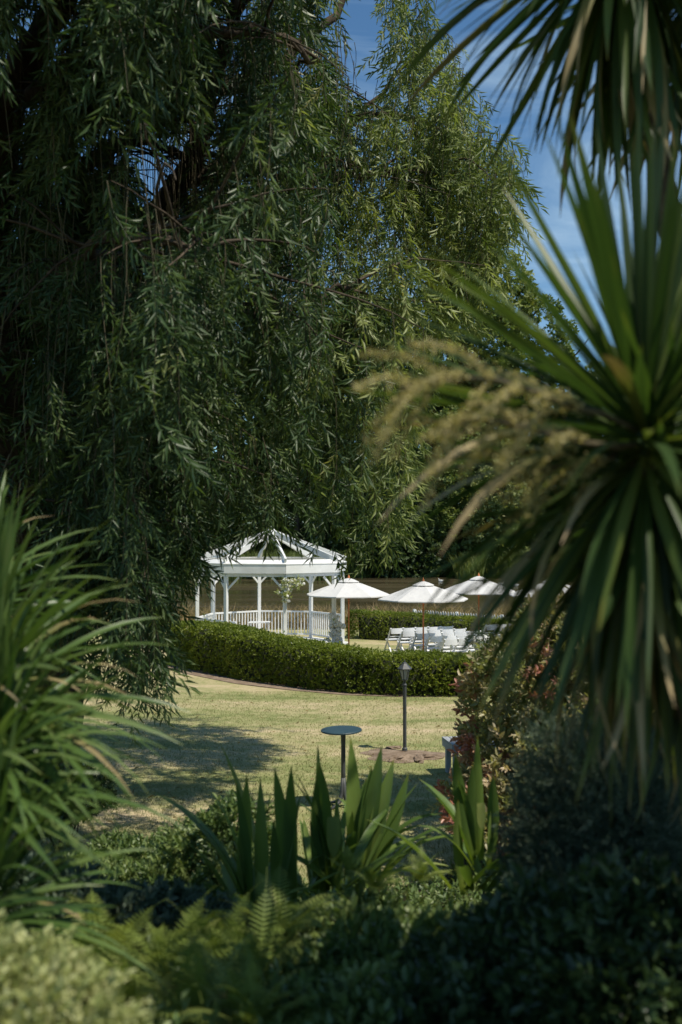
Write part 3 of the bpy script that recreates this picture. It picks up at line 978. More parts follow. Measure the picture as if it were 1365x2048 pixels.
for k, (px, py, s_) in enumerate(((790, 1497, .12), (800, 1519, .2), (838, 1521, .17), (770, 1512, .1), (862, 1516, .16))):
    bm = bmesh.new(); bmesh.ops.create_icosphere(bm, subdivisions=3, radius=1)
    for v in bm.verts:
        v.co *= 1 + .5 * noise.noise(v.co * 1.7 + Vector((k * 5, 0, 0))) + .16 * noise.noise(v.co * 6)
        v.co = Vector((v.co.x * s_ * 1.3, v.co.y * s_ * .55, v.co.z * s_ * .32))
    me = bpy.data.meshes.new('soil_clod'); bm.to_mesh(me); bm.free()
    qq = gpt(px, py)
    o = link('soil_clod', me, M['soil'], None, (qq[0], qq[1], gz(*qq) + s_ * .12)); o.rotation_euler = (0, 0, k * .8)
    tag(o, clod_labels[k], 'soil clump', 'dug soil around the lamp post')

# ------------------------------------------------------------------ bench
q = P(905, 1482, 16.6)
bn = thing('slatted_bench', 'grey slatted timber bench half hidden by the bronze leaved shrub', 'bench', (q.x + .42, q.y + .12, gz(q.x + .5, q.y)), rad(10))
zt = 3.9 - (1481 - 1070) / F * 16.6 - gz(q.x + .5, q.y)
for k in range(9):
    b = MB(); b.box((-.46 + k * .118, 0, zt), (.108, .62, .03)); b.done('slat', M['greywood'], bn, .004)
for s_ in (-1, 1):
    b = MB(); b.box((s_ * .505 + .01, 0, zt - .075), (.035, .6, .11)); b.done('apron', M['greywood'], bn)
    b = MB(); b.box((.01, s_ * .285, zt - .075), (.97, .035, .11)); b.done('apron', M['greywood'], bn)
    for s2 in (-1, 1):
        b = MB(); b.box((s_ * .43, s2 * .22, (zt - .02) / 2), (.08, .08, zt - .02)); b.done('leg', M['greywood'], bn)

# ------------------------------------------------------------------ willow
def tube_np(paths, n=6):
    """list of (pts (k,3), radii (k,)) -> V,F tris"""
    Vs, Fs, off = [], [], 0
    for pts, r in paths:
        pts = np.asarray(pts, float); r = np.asarray(r, float)
        d = np.gradient(pts, axis=0); d /= np.linalg.norm(d, axis=1, keepdims=True) + 1e-9
        ref = np.array([0, 1.0, 0]) if abs(d[0][2]) > .7 else np.array([0, 0, 1.0])
        y = np.cross(d, ref); y /= np.linalg.norm(y, axis=1, keepdims=True) + 1e-9
        x = np.cross(y, d)
        th = 2 * pi * np.arange(n) / n
        v = pts[:, None] + (x[:, None] * np.cos(th)[None, :, None] + y[:, None] * np.sin(th)[None, :, None]) * r[:, None, None]
        k = len(pts); Vs.append(v.reshape(-1, 3))
        i_ = np.arange(k * n).reshape(k, n)
        a = i_[:-1]; b_ = i_[1:]; a2 = np.roll(a, -1, 1); b2 = np.roll(b_, -1, 1)
        Fs.append(np.stack([a, a2, b2], -1).reshape(-1, 3) + off); Fs.append(np.stack([a, b2, b_], -1).reshape(-1, 3) + off)
        off += k * n
    return np.concatenate(Vs), np.concatenate(Fs)


def smooth_path(pts, n=14, wob=.0):
    n = n * 2 if wob < .045 and n > 12 else n
    pts = np.array(pts, float)
    t0 = np.linspace(0, 1, len(pts)); t1 = np.linspace(0, 1, n)
    # Catmull-Rom through numpy: simple cubic by repeated averaging
    out_ = np.stack([np.interp(t1, t0, pts[:, k]) for k in range(3)], 1)
    for _ in range(2):
        out_[1:-1] = (out_[:-2] + 2 * out_[1:-1] + out_[2:]) / 4
    out_[1:-1] += RNG.normal(0, wob, (n - 2, 3))
    return out_

wl_base = Vector((-4.4, 15.2, gz(-4.4, 15.2)))
wt = thing('weeping_willow', 'large weeping willow on the left, its leafy curtains hanging before the gazebo roof', 'tree', wl_base)
Pn = lambda *a: np.array(P(*a))
limbs = []
trunk = smooth_path([np.array(wl_base) - [0, 0, .15], np.array(wl_base) + [.1, 0, 1.4], Pn(150, 800, 15), Pn(250, 560, 14.6)], 14, .02)
limbs.append(('trunk', trunk, np.linspace(.42, .24, len(trunk))))
L1 = smooth_path([Pn(250, 560, 14.6), Pn(300, 450, 14.5), Pn(360, 370, 14.4), Pn(395, 300, 14.3), Pn(425, 180, 14), Pn(470, 20, 13.6), Pn(520, -160, 13.4)], 18, .03)
limbs.append(('limb', L1, np.linspace(.22, .07, len(L1))))
L2 = smooth_path([Pn(370, 362, 14.4), Pn(440, 345, 14.3), Pn(520, 330, 14.5), Pn(640, 355, 15), Pn(760, 345, 15.5), Pn(900, 330, 16)], 16, .04)
limbs.append(('limb', L2, np.linspace(.10, .03, len(L2))))
L3 = smooth_path([Pn(385, 315, 14.3), Pn(330, 300, 14), Pn(270, 268, 13.6), Pn(200, 300, 13.3), Pn(110, 380, 13)], 14, .03)
limbs.append(('limb', L3, np.linspace(.06, .02, len(L3))))
L4 = smooth_path([Pn(150, 800, 15), Pn(90, 620, 14.6), Pn(150, 420, 14.2), Pn(165, 330, 14), Pn(240, 285, 13.8), Pn(330, 240, 13.5), Pn(420, 250, 13.2)], 18, .03)
limbs.append(('limb', L4, np.linspace(.18, .03, len(L4))))
L5 = smooth_path([np.array(wl_base) + [-.1, 0, 1.2], Pn(40, 900, 13.5), Pn(-20, 500, 12.5), Pn(10, 220, 12), Pn(60, 120, 11.8), Pn(110, 30, 11.6), Pn(170, -120, 11.5)], 18, .03)
limbs.append(('limb', L5, np.linspace(.34, .12, len(L5))))
L6 = smooth_path([Pn(425, 180, 14), Pn(560, 130, 14.6), Pn(680, 20, 15), Pn(760, -120, 15.4)], 12, .04)
limbs.append(('limb', L6, np.linspace(.10, .04, len(L6))))
L7 = smooth_path([Pn(250, 560, 14.6), Pn(400, 620, 14), Pn(520, 630, 13.4), Pn(620, 600, 13), Pn(720, 560, 13)], 14, .04)
limbs.append(('limb', L7, np.linspace(.10, .03, len(L7))))
L8 = smooth_path([Pn(640, 355, 15), Pn(700, 240, 16.5), Pn(790, 160, 16.8), Pn(860, 60, 17)], 12, .05)
limbs.append(('limb', L8, np.linspace(.06, .02, len(L8))))
L9 = smooth_path([Pn(300, 450, 14.5), Pn(420, 330, 16.5), Pn(600, 250, 17), Pn(800, 220, 17), Pn(960, 300, 17)], 16, .05)
limbs.append(('limb', L9, np.linspace(.12, .03, len(L9))))
L10 = smooth_path([Pn(60, 700, 13.6), Pn(110, 560, 11.5), Pn(200, 480, 10.2), Pn(330, 470, 9.6), Pn(430, 520, 9.4)], 14, .04)
limbs.append(('limb', L10, np.linspace(.10, .03, len(L10))))
L11 = smooth_path([Pn(10, 220, 12), Pn(160, 120, 11), Pn(330, 60, 10.6), Pn(520, 60, 10.8), Pn(640, 120, 11.2)], 14, .04)
limbs.append(('limb', L11, np.linspace(.10, .03, len(L11))))
L13 = smooth_path([Pn(110, 30, 11.6), np.array([-2.2, 10.6, 11.6]), np.array([-.6, 9.8, 12.4]), np.array([1.2, 9.3, 12.6]), np.array([2.6, 9.0, 12.2])], 14, .04)  # unseen limb added above the view to carry the shading foliage
limbs.append(('limb', L13, np.linspace(.12, .03, len(L13))))
L12 = smooth_path([Pn(250, 560, 14.6), Pn(200, 760, 12.5), Pn(210, 900, 11.6), Pn(283, 1000, 11.2), Pn(285, 1090, 11.1), Pn(300, 1120, 11.0)], 16, .02)
limbs.append(('limb', L12, np.linspace(.07, .015, len(L12))))
for nm, pts, rr in limbs:
    v, f = tube_np([(pts - np.array(wl_base), rr * (1 + RNG.normal(0, .05, len(rr))))], 10)
    me = mesh_np(nm, v, f); me.polygons.foreach_set('use_smooth', [True] * len(me.polygons))
    link(nm, me, M['bark'], wt)

willowcl = [cluster(int(13 + s % 4), .165, .025, .44, .72, 2, s + 50, droop=.12, curl=.12, fold=.35) for s in range(7)]
# bottom outline of the hanging foliage, photo x -> lowest photo y
ENVX = np.array([-400, 0, 120, 200, 235, 300, 330, 350, 400, 440, 470, 520, 570, 600, 650, 700, 760, 800, 830, 870, 960, 1020, 1060, 1100])
ENVY = np.array([1440, 1400, 1350, 1420, 1450, 1450, 1370, 1225, 1150, 1105, 1095, 1115, 1085, 1070, 1120, 1170, 1170, 1090, 960, 760, 640, 560, 440, 0])
TOPX = np.array([-400, 640, 690, 715, 745, 780, 850, 900, 960, 1000, 1030, 1060, 1080])
TOPY = np.array([-900, -900, -300, 150, 90, -300, -300, 60, 190, 250, 280, 330, 450])

# side branches reaching out from the limbs, then strands hanging from them
strand_paths = []; twT = []; twD = []; twS = []; twM = []
branch_paths = []
allb = [(pts, rr) for nm, pts, rr in limbs if nm == 'limb']
CORR = [(pts, wd) for (nm, pts, rr), wd in zip(limbs, (0, 44, 18, 14, 20, 55, 20, 0, 16, 0, 0, 0, 0, 0)) if wd]
CORR = [(np.stack(to_px(p_), 1), wd) for p_, wd in CORR]
def corridor(px, py):
    for q_, wd in CORR:
        m_ = np.min(np.hypot(q_[:, 0] - px, q_[:, 1] + 0 - py))
        if m_ < wd and RNG.random() < .8: return True
        m_ = np.min(np.hypot(q_[:, 0] - px, q_[:, 1] - 45 - py))
        if m_ < wd and RNG.random() < .75: return True
    return False
def clumpn(p_):
    return noise.noise(Vector((p_[0] * .95, p_[1] * .55, p_[2] * .42)))
anchors = []
for pts, rr in allb:
    n_b = int(len(pts) * 1.0)
    for _ in range(n_b):
        i_ = RNG.integers(2, len(pts)); p0 = pts[min(i_, len(pts) - 1)]
        ang_ = RNG.uniform(0, 2 * pi); ln = RNG.uniform(.8, 3.0)
        dv = np.array([cos(ang_), sin(ang_) * .9, RNG.uniform(-.05, .75)])
        k_ = 7; path = [p0]
        for j in range(1, k_):
            dv = dv + np.array([0, 0, -.13]) + RNG.normal(0, .10, 3)
            path.append(path[-1] + dv / np.linalg.norm(dv) * ln / k_)
        path = np.array(path); bpx, bpy_ = to_px(path)
        if np.any(bpy_ > np.interp(bpx, ENVX, ENVY) - 90) or np.any(bpx > 1030): continue
        if np.any((bpx > 680) & (bpx < 750) & (bpy_ < 150) & (bpy_ > -50)): continue
        branch_paths.append((path, np.linspace(.022, .005, k_)))
        anchors.extend(path[1:])
anchors = np.array(anchors)
print('anchors', len(anchors))
# extra anchors filling the broad crown, carried by the sub-branches
extra = []
NEED = 1900
tries = 0
while len(extra) < NEED and tries < 60000:
    tries += 1
    px = RNG.uniform(-350, 1060)
    if px < 330: lo_d, hi_d = 9.5, 16.5
    elif px < 620: lo_d, hi_d = 11.0, 17.0
    else: lo_d, hi_d = 12.5, 17.5
    if px > 820: lo_d = 14
    d = RNG.uniform(lo_d, hi_d)
    env = np.interp(px, ENVX, ENVY)
    py = RNG.uniform(-620, env - 120)
    top = np.interp(px, TOPX, TOPY)
    if py < top: continue
    q = Pn(px, py, d)
    if q[2] > 14.5: continue
    cn = clumpn(q)
    if cn < .02 + .12 * RNG.random(): continue
    extra.append(q)
for _ in range(1100):  # added foliage above the view, only there to shade the crown
    q = Pn(RNG.uniform(-420, 660), RNG.uniform(-1100, -90), RNG.uniform(8, 17))
    if q[2] < 16.5 and clumpn(q) > -.1: extra.append(q)
n_shade = 0  # unseen overhead mass added to block sun from the left curtain
while n_shade < 1000:
    d = RNG.uniform(7.6, 11.5); x_ = RNG.uniform(-4.2, 2.6)
    zl = 3.9 + 1190 / F * d + 1.3
    q = np.array([x_, d, zl + RNG.uniform(0, 2.6)])
    if clumpn(q) > -.16:
        extra.append(q); n_shade += 1
extra = np.array(extra)
cand = np.concatenate([anchors, extra])
for q in cand:
    px, py = to_px(q)
    env = np.interp(px, ENVX, ENVY); top = np.interp(px, TOPX, TOPY)
    if px > 1090 or py < top - 10: continue
    if abs(px - 310) < 75 and abs(py - 335) < 42 and RNG.random() < .85: continue
    ln = min(RNG.uniform(.4, 1.9) * (1.25 if px < 400 else .8), max(0, (env - py) / F * q[1] - .33))
    if ln < .12: continue
    n_t = max(2, int(ln / .17))
    sway = RNG.normal(0, .10, 2); pth_ = []
    for j in range(n_t + 1):
        s_ = j / n_t
        pth_.append(q + np.array([sway[0] * s_ * ln + .03 * sin(s_ * 5 + q[0]), sway[1] * s_ * ln, -ln * s_ * (.92 + .08 * s_)]))
    pth_ = np.array(pth_)
    kept = 0
    for j in range(n_t + 1):
        if RNG.random() < .06: continue
        p_ = pth_[j]
        px2, py2 = to_px(p_)
        env2 = np.interp(px2, ENVX, ENVY)
        if 322 < px2 < 470 and py2 > env2 - 75: continue
        if py2 > env2 - (46 if 420 < px2 < 700 else 44) + RNG.normal(0, 12): continue
        if 250 < px2 < 375 and 255 < py2 < 385 and RNG.random() < .95: continue
        if 60 < px2 < 130 and 40 < py2 < 120 and RNG.random() < .8: continue
        if p_[1] < 15.3 and corridor(px2, py2): continue
        if px2 < 300 and 1180 < py2 and RNG.random() < .45: continue
        if 380 < py2 < 1000 and noise.noise(Vector((px2 * .004 + 9, py2 * .003, p_[1] * .12))) < -.34: continue
        if 668 < px2 < 762 and -60 < py2 < 165: continue
        a_ = RNG.uniform(0, 2 * pi); dn = RNG.uniform(.6, 2.0)
        kept = j
        twT.append(p_); twD.append((cos(a_), sin(a_), -dn)); twS.append(RNG.uniform(.6, 1.25)); twM.append(0)
    if kept >= 1:
        strand_paths.append((pth_[:kept + 1], np.linspace(.006, .0022, n_t + 1)[:kept + 1]))
twT = np.array(twT); twD = np.array(twD); twS = np.array(twS)
print('willow twigs', len(twT))
pale = twT[:, 0] + RNG.normal(0, .5, len(twT)) > .2 + .06 * (14 - twT[:, 1])  # right side gets the leaf copy with sunlight in its colour
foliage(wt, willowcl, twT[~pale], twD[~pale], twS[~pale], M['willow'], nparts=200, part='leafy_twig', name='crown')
foliage(wt, willowcl, twT[pale], twD[pale], twS[pale], M['willow_lit'], nparts=90, part='pale_leafy_twig', name='sunlit_tint_crown')
v, f = tube_np([(a - np.array(wl_base), b_) for a, b_ in branch_paths], 4)
o = link('small_branches', mesh_np('small_branches', v, f), M['bark'], wt); o['kind'] = 'stuff'
v, f = tube_np([(a - np.array(wl_base), b_) for a, b_ in strand_paths], 3)
o = link('hanging_stems', mesh_np('hanging_stems', v, f), M['stem'], wt); o['kind'] = 'stuff'

# ------------------------------------------------------------------ trees beyond the pond
farcl = [cluster(9, .46, .30, .55, 1.25, 2, s + 80, fold=.3) for s in range(6)]

def far_tree(label, px, d, top_py, wid, mat, n=1500, shape='round', trunk_r=.35, lift=0.0, sc=1.0, group='trees on the far bank of the pond'):
    q = P(px, 1100, d); z0 = gz(q.x, q.y)
    H = P(px, top_py, d).z - z0
    root = thing('bank_tree', label, 'tree', (q.x, q.y, z0), 0, group)
    rg = np.random.default_rng(int(px) + 999)
    lobes = []
    nl = 13 if shape == 'round' else 11
    for k in range(nl):
        s_ = (k + .5) / nl
        zc = H * (lift + (1 - lift) * (.1 + .82 * s_))
        if shape == 'round':
            prof = math.sqrt(max(.05, 1 - (2 * s_ - .85) ** 2 * .75))
        elif shape == 'poplar':
            prof = .62 * (1 - s_) ** .45 + .12
        else:
            prof = (1 - s_) ** .75 * 1.0 + .10
        a = k * 2.4 + rg.uniform(0, 1); off_ = wid / 2 * prof * rg.uniform(.25, .62)
        r_ = wid / 2 * prof * rg.uniform(.5, .75)
        lobes.append(((q.x + cos(a) * off_, q.y + sin(a) * off_, z0 + zc), (r_, r_, r_ * rg.uniform(.8, 1.2))))
    Pt, O_ = lobes_points(lobes, n, .62)
    Pt, O_ = cull_inside(Pt, O_, lobes, .5)
    keep = (O_[:, 1] < .45) | (RNG.random(len(O_)) < .35)
    Pt, O_ = Pt[keep], O_[keep]
    ok = Pt[:, 2] > z0 + .3; Pt, O_ = Pt[ok], O_[ok]
    D = O_ + RNG.normal(0, .5, O_.shape)
    foliage(root, farcl, Pt, D, RNG.uniform(.7, 1.3, len(Pt)) * sc, mat, name='crown')
    tr = [(np.array([[0, 0, -.4], [.1, 0, H * .3], [-.1, .1, H * .6], [0, 0, H * .88]]), np.array([trunk_r, trunk_r * .8, trunk_r * .5, .05]))]
    v, f = tube_np(tr, 8); link('trunk', mesh_np('trunk', v, f), M['bark'], root)
    br = []
    for k in range(6):
        z_ = H * (.25 + .1 * k); a = k * 2.4
        br.append((np.array([[0, 0, z_], [cos(a) * wid * .16, sin(a) * wid * .16, z_ + wid * .12], [cos(a) * wid * .32, sin(a) * wid * .32, z_ + wid * .3]]), np.array([trunk_r * .4, trunk_r * .25, .04])))
    v, f = tube_np(br, 5); o_ = link('branches', mesh_np('branches', v, f), M['bark'], root); o_['kind'] = 'stuff'
    return root

FT = [  # px, depth, top py, width m, material, shape, lift, n, label
    (-120, 88, 560, 13, 'far3', 'round', .05, 1500, 'dark broad tree at the far left behind the willow curtain'),
    (40, 96, 480, 14, 'far', 'round', .05, 1600, 'mid green tree behind the willow trunk on the left'),
    (170, 104, 430, 12, 'far2', 'round', .08, 1500, 'pale green tree left of the sunlit pair seen through the willow'),
    (262, 112, 350, 9, 'far2', 'poplar', .1, 1300, 'pale tall tree whose sunlit top shows through the left willow gap'),
    (322, 114, 372, 9, 'far2', 'poplar', .1, 1300, 'pale tall tree just right of the leaning willow limb'),
    (420, 112, 470, 13, 'far', 'round', .12, 1600, 'mid green tree above the left side of the gazebo'),
    (535, 118, 560, 13, 'far3', 'round', .14, 1600, 'dark tree directly behind the gazebo peak'),
    (594, 109.5, 640, 8, 'far', 'round', .34, 1100, 'tree with a dark bare trunk standing right of the gazebo peak'),
    (643, 110, 600, 8, 'far3', 'round', .36, 1100, 'second dark trunk tree behind the gazebo rafters'),
    (700, 116, 520, 13, 'far', 'round', .05, 1700, 'mid green tree above the umbrella beside the gazebo'),
    (800, 110.5, 560, 13, 'far3', 'round', .02, 2000, 'dark tree overhanging the water behind the near umbrella'),
    (880, 117, 470, 12, 'far2', 'round', .02, 1900, 'pale green tree behind the cream flower spikes'),
    (965, 113, 425, 13, 'far2', 'round', .02, 1900, 'tall pale tree on the far bank with its top against open sky'),
    (1040, 112, 500, 12, 'far', 'round', .02, 1800, 'mid green pointed tree right of the tallest pale one'),
    (900, 107.5, 800, 9, 'far', 'round', -.04, 1500, 'lower green tree at the water edge behind the umbrellas'),
    (1000, 105.5, 850, 9, 'far2', 'round', -.04, 1300, 'rounded pale shrubby tree at the water edge on the right'),
    (1125, 107, 600, 11, 'far', 'cone', .02, 1500, 'dark pointed tree partly behind the cordyline leaves'),
    (1200, 104, 700, 10, 'far', 'round', .0, 1300, 'mid green tree seen between the cordyline leaves'),
    (1290, 100, 740, 11, 'far3', 'round', .0, 1100, 'dark tree behind the crown of the cordyline'),
    (1400, 96, 720, 12, 'far', 'round', .0, 900, 'mid green tree farthest right on the bank'),
    (470, 124, 880, 11, 'far3', 'round', -.05, 900, 'low dark tree far behind the left half of the gazebo roof'),
    (560, 126, 860, 12, 'far3', 'round', -.05, 900, 'low dark tree far behind the gazebo peak'),
    (640, 125, 880, 12, 'far3', 'round', -.05, 900, 'low dark tree in the gap between the two bare trunks'),
    (380, 120, 900, 11, 'far3', 'round', -.05, 800, 'low dark tree behind the left edge of the gazebo'),
    (280, 118, 880, 12, 'far', 'round', -.05, 800, 'bushy green tree low behind the willow curtain'),
    (150, 114, 860, 13, 'far3', 'round', -.05, 800, 'bushy dark tree low at the left beyond the pond'),
    (30, 108, 880, 13, 'far', 'round', -.05, 800, 'bushy tree at the far left end of the bank'),
    (770, 104.8, 930, 7, 'far3', 'round', -.05, 900, 'low dark tree overhanging the pond left of the near umbrella'),
    (700, 107.0, 900, 7, 'far3', 'round', -.02, 800, 'low dark tree behind the umbrella by the gazebo'),
    (840, 105.2, 960, 6, 'far3', 'round', -.08, 800, 'dark low shrubby tree dipping to the water near the white bird'),
]
for px, d, tp, wd, mt, sh, lf, n_, lab in FT:
    far_tree(lab, px, d + (4 if d > 108 else 2.5), tp, wd, M[mt], int(n_ * 1.9), sh, lift=lf)

# reeds and bank grass
def blades(name, n, area, hmin, hmax, wdt, mat, lean=.3, label=None):
    x, y = area(n)
    n = len(x)
    z = np.maximum(ground(x, y), WATER_Z - .1)
    h = RNG.uniform(hmin, hmax, n); a = RNG.uniform(0, 2 * pi, n); l = h * RNG.uniform(.05, lean, n) * 2
    la = RNG.uniform(0, 2 * pi, n)
    bx, by = np.cos(a) * wdt / 2, np.sin(a) * wdt / 2
    V = np.zeros((n, 5, 3))
    V[:, 0] = np.stack([x - bx, y - by, z], 1); V[:, 1] = np.stack([x + bx, y + by, z], 1)
    mx_, my_ = x + np.cos(la) * l * .35, y + np.sin(la) * l * .35
    V[:, 2] = np.stack([mx_ + bx * .8, my_ + by * .8, z + h * .6], 1); V[:, 3] = np.stack([mx_ - bx * .8, my_ - by * .8, z + h * .6], 1)
    V[:, 4] = np.stack([x + np.cos(la) * l, y + np.sin(la) * l, z + h * .97], 1)
    k = (np.arange(n) * 5)[:, None, None]
    Ft = np.array([(0, 1, 2), (0, 2, 3), (3, 2, 4)])[None] + k
    me = mesh_np(name, V.reshape(-1, 3), Ft.reshape(-1, 3), np.repeat(RNG.random(n), 5))
    o = link(name, me, mat); o['kind'] = 'stuff'; o['label'] = label or name
    return o

def far_area(n):
    x = RNG.uniform(-34, 42, n); y = shore_far(x) + RNG.uniform(-3.6, 1.5, n)
    keep = np.array([noise.noise(Vector((a * .25, b_ * .2, 0))) for a, b_ in zip(x, y)]) > -.12
    return x[keep], y[keep]
blades('far_bank_reeds', 26000, far_area, 1.0, 3.4, .13, M['reed'], .35, 'green reeds and long grass along the far bank')

def shallow_area(n):
    x = RNG.uniform(-30, 40, n); y = shore_far(x) - RNG.uniform(3, 9, n)
    keep = (np.array([noise.noise(Vector((a * .16, b_ * .1, 7))) for a, b_ in zip(x, y)]) > .02) & ((x < -1) | (x > 12))
    return x[keep], y[keep]
blades('shallow_water_reeds', 16000, shallow_area, 1.2, 3.2, .12, M['reed'], .3, 'pale green reeds standing in the shallows of the far shore')

def near_area(n):
    x = RNG.uniform(-16, 16, n); y = 41.0 + RNG.random(n) ** .8 * 6.0
    keep = np.array([noise.noise(Vector((a * .6, b_ * .5, 3))) for a, b_ in zip(x, y)]) > -.15
    return x[keep], y[keep]
blades('near_bank_grass', 26000, near_area, .35, 1.15, .035, M['drygrass'], .5, 'dry tan grass along the near bank of the pond')

def lawn_area(n):
    y = 10.5 + RNG.random(n) ** 1.3 * 15; x = RNG.uniform(-.42, .30, n) * y
    keep = (y > bed_edge(x) - .1)
    return x[keep], y[keep]
blades('lawn_grass', 90000, lawn_area, .018, .042, .008, M['blade'], .6, 'short mown grass with dry patches')

# fallen leaves scattered on the lawn
nfl = 420
yy = RNG.uniform(12.5, 25, nfl); xx = RNG.uniform(-.40, .16, nfl) * yy
lfv, lff = leaf_shape(.09, .022, .5, 4, .2)
R = rot_from_dir(np.stack([RNG.normal(size=nfl), RNG.normal(size=nfl), RNG.normal(0, .15, nfl)], 1), RNG.normal(0, .4, nfl))
v, f, rn = bake([(lfv, lff)], np.zeros(nfl, int), R, np.stack([xx, yy, ground(xx, yy) + .03], 1), RNG.uniform(.5, 1.1, nfl))
o = link('fallen_leaves', mesh_np('fallen_leaves', v, f, rn), M['drygrass']); o['kind'] = 'stuff'; o['label'] = 'dry fallen willow leaves scattered on the lawn'

# white birds on the pond
bird = None
for k, (px, d, rz, lab) in enumerate(((882, 96, 2.6, 'white bird swimming on the pond between the two middle umbrellas'), (1003, 90, .4, 'white bird on the water above the right hand umbrella, leftmost of a pair'), (1032, 88, 2.9, 'white bird on the water above the right hand umbrella, rightmost of a pair'))):
    q = P(px, 1150, d)
    if bird is None:
        bird = thing('white_bird', lab, 'bird', (q.x, q.y, WATER_Z), rz, 'white birds on the pond')
        me = bpy.data.meshes.new('body')
        vs = [(-.30, 0, .13), (-.16, 0, .09), (.0, 0, .07), (.15, 0, .09), (.20, 0, .20), (.21, 0, .30), (.27, 0, .34)]
        me.from_pydata(vs, [(i_, i_ + 1) for i_ in range(6)], [])
        o = link('body', me, M['petal'], bird)
        o.modifiers.new('skin', 'SKIN'); rr = [.03, .10, .13, .10, .04, .035, .04]
        for i_, r_ in enumerate(rr):
            me.skin_vertices[0].data[i_].radius = (r_, r_)
        me.skin_vertices[0].data[2].use_root = True
        sb = o.modifiers.new('sub', 'SUBSURF'); sb.levels = 1; sb.render_levels = 1
        b = MB(); b.tube([(.30, 0, .34), (.37, 0, .33)], [.018, .006], 6); b.done('beak', M['beak'], bird)
        note_children(bird)
    else:
        o = copy_tree(bird); o['label'] = lab; o.location = (q.x, q.y, WATER_Z); o.rotation_euler = (0, 0, rz)

# ------------------------------------------------------------------ strap leaves
def strap_mesh(name, L, W, droop, mat, nseg=8, fold=.3, bend=None, twist=0, taper=.25, wmax=.3):
    """leaf along local +X bending down (-Z); attribute 'along'"""
    V, al = [], []
    p_ = np.array([0., 0, 0]); a = 0.0
    for i_ in range(nseg + 1):
        s_ = i_ / nseg
        wd = W * (taper + (1 - taper) * min(1, s_ / wmax)) * (1 - max(0, (s_ - wmax) / (1 - wmax)) ** 2.2)
        wd = max(wd, W * .02)
        tw = twist * s_
        fh = fold * wd * (1 - .5 * s_)
        nx_ = np.array([sin(a), 0, cos(a)])
        yv = np.array([0, cos(tw), 0]) + nx_ * sin(tw)
        for sgn in (-1, 0, 1):
            V.append(p_ + yv * sgn * wd / 2 + nx_ * (fh if sgn else 0)); al.append(s_)
        da = droop / nseg * (.5 + 1.2 * s_)
        if bend and abs(s_ - bend[0]) < .5 / nseg:
            da += bend[1]
        a += da
        p_ = p_ + np.array([cos(a), 0, -sin(a)]) * L / nseg
    Fq = []
    for i_ in range(nseg):
        for k in (0, 1):
            b_ = i_ * 3 + k
            Fq.append((b_, b_ + 3, b_ + 4, b_ + 1))
    me = mesh_np(name, V, Fq)
    at_ = me.attributes.new('along', 'FLOAT', 'POINT'); at_.data.foreach_set('value', np.array(al, np.float32))
    me.polygons.foreach_set('use_smooth', [True] * len(me.polygons))
    me.materials.append(mat)
    return me


def put_leaf(root, me, base, dir_, sc=1.0, roll=0.0, name='leaf', scw=None):
    o = bpy.data.objects.new(name, me); COL.objects.link(o); o.parent = root
    R = rot_from_dir(np.array([dir_], float), np.array([roll]))[0]
    Sm = Matrix.Diagonal((sc, scw or sc, scw or sc, 1))
    o.matrix_local = Matrix.Translation(Vector(base) - Vector(root.location)) @ Matrix(R.tolist()).to_4x4() @ Sm
    return o


cord_young = [strap_mesh('leaf', .90, .036, dr, M['cord'], 8, .25, twist=tw, taper=.5, wmax=.4) for dr, tw in ((.03, 0), (.10, .3), (.16, -.3))]
cord_mid = [strap_mesh('leaf', .94, .036, dr, M['cord'], 9, .2, twist=tw, taper=.5, wmax=.4) for dr, tw in ((.15, .2), (.35, -.3), (.65, .4))]
cord_old = [strap_mesh('leaf', .92, .034, dr, M['corddry'], 9, .2, twist=tw, taper=.5, wmax=.4) for dr, tw in ((.4, .5), (.9, -.6))]

def cordyline(label, centre, n, foot, up=1.0, lean_left=0.0, span=(0, 2.5), dry=.12, size=1.0, seed=3):
    centre = Vector(centre); foot = Vector(foot)
    root = thing('cordyline', label, 'cabbage tree', foot)
    rg = np.random.default_rng(seed)
    k = 9
    pts = np.array([foot.lerp(centre, i_ / (k - 1)) for i_ in range(k)]); pts[1:-1] += rg.normal(0, .015, (k - 2, 3))
    v, f = tube_np([(pts - np.array(foot) - [0, 0, .05], np.linspace(.085, .055, k) * (1 + rg.normal(0, .06, k)))], 12)
    me = mesh_np('trunk', v, f); link('trunk', me, M['palmbark'], root)
    for i_ in range(n):
        s_ = (i_ + .5) / n
        pol = span[0] + (span[1] - span[0]) * s_ ** .8          # angle from vertical: young leaves up, old leaves hang
        az = i_ * 2.39996 + rg.normal(0, .15)
        pol += rg.normal(0, .13)
        d = np.array([sin(pol) * cos(az), sin(pol) * sin(az), cos(pol)])
        b_ = centre + Vector((0, 0, .09 - .20 * s_)) + Vector(d) * .035
        if rg.random() < dry * (0.3 + 1.4 * s_):
            me = cord_old[rg.integers(0, 2)]
        elif s_ < .4:
            me = cord_young[rg.integers(0, 3)]
        else:
            me = cord_mid[rg.integers(0, 3)]
        roll = rg.normal(0, .25)
        put_leaf(root, me, b_, d, size * rg.uniform(.82, 1.12), roll)
    return root

c1 = P(1292, 890, 3.35)
cd1 = cordyline('spiky green cordyline close by on the right, with cream flower sprays', c1, 299, (c1.x + .62, c1.y + .45, gz(c1.x, c1.y)), size=1.06, seed=5, span=(.0, 2.95))
c2 = P(1250, -150, 4.6)
cordyline('taller cordyline above, its dark leaves hanging into the top right of the view', c2, 299, (c2.x + .95, c2.y + .5, gz(c2.x + .95, c2.y + .5)), size=1.27, seed=11, span=(.5, 2.9), dry=.1)

